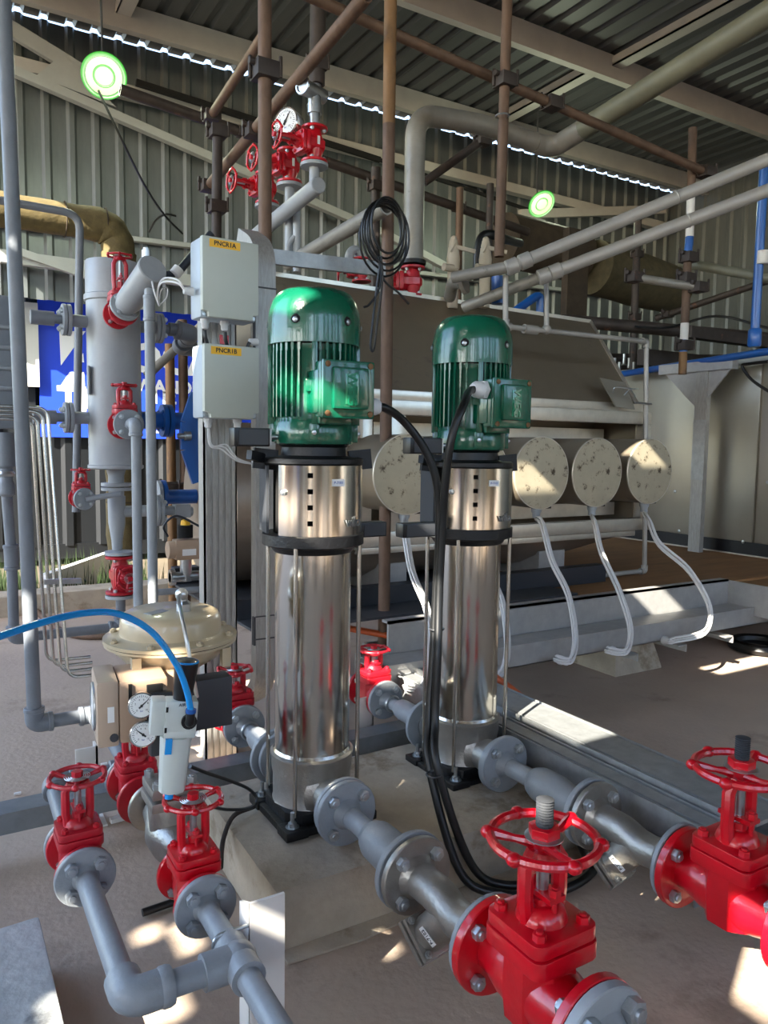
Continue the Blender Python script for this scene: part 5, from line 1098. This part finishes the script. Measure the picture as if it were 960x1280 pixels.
B('red_coupling', MB().cyl((1.03, 3.2, .55), (1.1, 3.2, .55), .035), redd, t); B('tubing', MB().tube(smooth([(.87, 3.24, .7), (.85, 3.22, .75), (.9, 3.2, .79), (1.0, 3.2, .74)]), .005, 8), blued, t)
single('drain_pipe', 'thin grey horizontal pipe under the beige actuator', 'pipe', MB().cyl((.8, 3.2, .47), (1.15, 3.2, .465), .014), grey)
for k, (a, b) in enumerate((((215, 605), (212, 430)), ((232, 650), (228, 400)))):
    pole(('tan scaffold upright seen past the blue flange', 'rusty scaffold upright against the blue banner')[k], V((at(*a, y=4.6).x, 4.6, 0)), at(*b, y=4.6), (rusto, rust)[k], .028)
pole('horizontal dark scaffold tube behind the blue door', at(190, 612, y=4.4), at(262, 606, y=4.4), rustd, .03, cps=(.3,))
pole('bright sloping tube over the blue banner right of the vessel', at(183, 470, y=4.4), at(262, 398, y=4.4), pgrey, .025)
spool('grey_pipe_elbow', 'dark grey elbow pipe right of the vessel top nozzle', ([(.99, 3.5, 1.61), (1.06, 3.5, 1.6), (1.06, 3.7, 1.56), (1.3, 3.7, 1.56)], .03), greyd)
t = thing('blue_pipe', 'blue pipe with white union sloping up behind the upper grey box', 'pipe', at(222, 338, y=3.0)); B('pipe', MB().tube([at(196, 346, y=3.0), at(222, 341, y=3.0), at(264, 292, y=3.0)], .016, 12), blued, t); B('union', MB().cyl(at(218, 343, y=2.98), at(224, 336, y=2.98), .022), wpost, t)
# ================================================================== TOP RED VALVE CLUSTER
ps_ = [((393, 182), 3.1, 'nearest'), ((362, 209), 3.35, 'middle'), ((334, 236), 3.6, 'farthest')]
for k, ((px, py), y, nm) in enumerate(ps_):
    c = at(px, py, y=y)
    valve('%s of the three high red valves with wheels turned left' % nm, c, .058, .15, .19, .055, flow=Z, stem=V((-.96, -.1, 0)), m=red, group='high red valves')
    t = thing('pipe_flange', 'pale grey flange and drop pipe under the %s high red valve' % nm, 'flange', c - V((0, 0, .1)))
    B('flange', MB().lathe([(.06, 0), (.06, .014)], c - Z * .092, n=28), greyl, t); B('pipe', MB().cyl(c - Z * .09, c - V((.0, .0, .16 if k == 0 else .42)), .022), greyl, t)
    B('tag_plate', MB().box(c + V((.0, -.043, .01)), (.012, .002, .035)), paper, t)
a_ = at(397, 232, y=2.95); b_ = at(345, 274, y=3.4)
t = thing('header_pipe', 'pale grey capped header pipe below the high red valves', 'pipe', a_); B('pipe', MB().cyl(a_, a_ + (b_ - a_) * 1.6, .033, n=24), greyl, t); B('cap', MB().lathe([(.034, 0), (.034, .008), (.03, .012)], a_, a_ - b_, 24), greyl, t)
spool('pipe_run', 'pale grey vertical pipe dropping below the header pipe', ([at(371, 262, y=3.3), at(371, 340, y=3.3)], .018), greyl)
single('white_bend', 'pale curved pipe bend beside the drop pipe left of the coil', 'pipe', MB().tube(smooth([at(372, 322, y=3.3), at(363, 325, y=3.3), at(360, 308, y=3.3), at(368, 296, y=3.3)]), .012, 10), greyl)
gauge('large dial pressure gauge above the high red valves', at(357, 152, y=3.15), V((-.85, -.5, .05)), .062, 60, big=True)
t = thing('brass_fitting', 'shiny nickel cross fitting on top of the nearest high red valve', 'fitting', at(393, 158, y=3.1))
c = at(393, 158, y=3.1); B('stem', MB().cyl(c - Z * .02, c + Z * .06, .024).cyl(c + Z * .05, c + Z * .09, .032), zinc, t); B('cross', MB().cyl(c + V((-.07, -.03, .14)), c + V((.05, .02, .14)), .032, n=20).cyl(c + Z * .09, c + Z * .17, .028).torus(.032, .007, c + V((-.07, -.03, .14)), (-.9, -.4, 0), 20, 6), zinc, t)
# coiled cable on the open tube
cc = at(483, 262, y=2.44)
t = thing('coiled_cable', 'coil of thin black cable hanging on the open ended tube', 'cable', cc)
c = at(478, 255, y=2.4)
for k in range(6):
    R_ = .078 + .011 * (k % 3); dz = -R_ * (1.25 + .12 * (k % 2)) + .01; tl_ = (k - 2.5) * .06
    ptsl = [c + V(((R_ * (.85 + .06 * (k % 3))) * math.cos(a) + tl_ * .06, .012 * (k - 2) - .03, dz + R_ * 1.22 * math.sin(a))) for a in [2 * math.pi * i / 28 + .2 * k for i in range(29)]]
    B('loop', MB().tube(ptsl, .0042, 7), rubber, t)
B('tail', MB().tube(smooth([at(472, 320, y=2.36), at(480, 350, y=2.36), at(497, 365, y=2.36), at(511, 380, y=2.36)]), .0042, 7).tube(smooth([at(476, 320, y=2.36), at(474, 360, y=2.36), at(462, 380, y=2.36), at(455, 384, y=2.36)]), .0042, 7).tube(smooth([at(477, 320, y=2.36), at(472, 350, y=2.36), at(466, 400, y=2.36), at(463, 432, y=2.36), at(467, 437, y=2.36), at(472, 400, y=2.36), at(478, 350, y=2.36), at(476, 320, y=2.36)]), .0042, 7), rubber, t)
# ================================================================== FLOOR HOSES, SMALL THINGS
single('orange_hose', 'orange hose crossing behind the two pumps down to the tray', 'hose', MB().tube(smooth([at(200, 800, y=3.4), at(300, 765, y=3.1), at(385, 778, y=2.9), at(450, 788, y=2.72), at(545, 808, y=2.45), at(600, 835, y=2.25), at(640, 862, y=2.06), at(672, 892, y=1.9), at(690, 915, y=1.8)], 6), .014, 12), orange)
single('brown_hose', 'brown hose lying across the floor at the left behind the risers', 'hose', MB().tube(smooth([at(-20, 735, z=.02), at(30, 752, z=.02), at(80, 790, z=.02), at(150, 795, z=.02), at(260, 790, z=.02)], 6), .018, 10), rust)
for k, (px, py) in enumerate(((130, 955), (160, 1012), (22, 992))):
    single('wood_chip', ('small pale chip on the floor left of the filter', 'tiny white chip near the middle left valves', 'tiny pale chip at the left floor')[k], 'chip', MB().box(at(px, py, z=.004), (.02 + .03 * (k == 1), .01, .006)), paper)
tk_ = thing('timber_offcut', 'white strip offcut lying on the floor under the positioner valve', 'offcut', at(150, 1025, z=0)); B('strip', MB().bar(at(138, 1026, z=.01), at(182, 1014, z=.01), .02, .012), wpost, tk_)
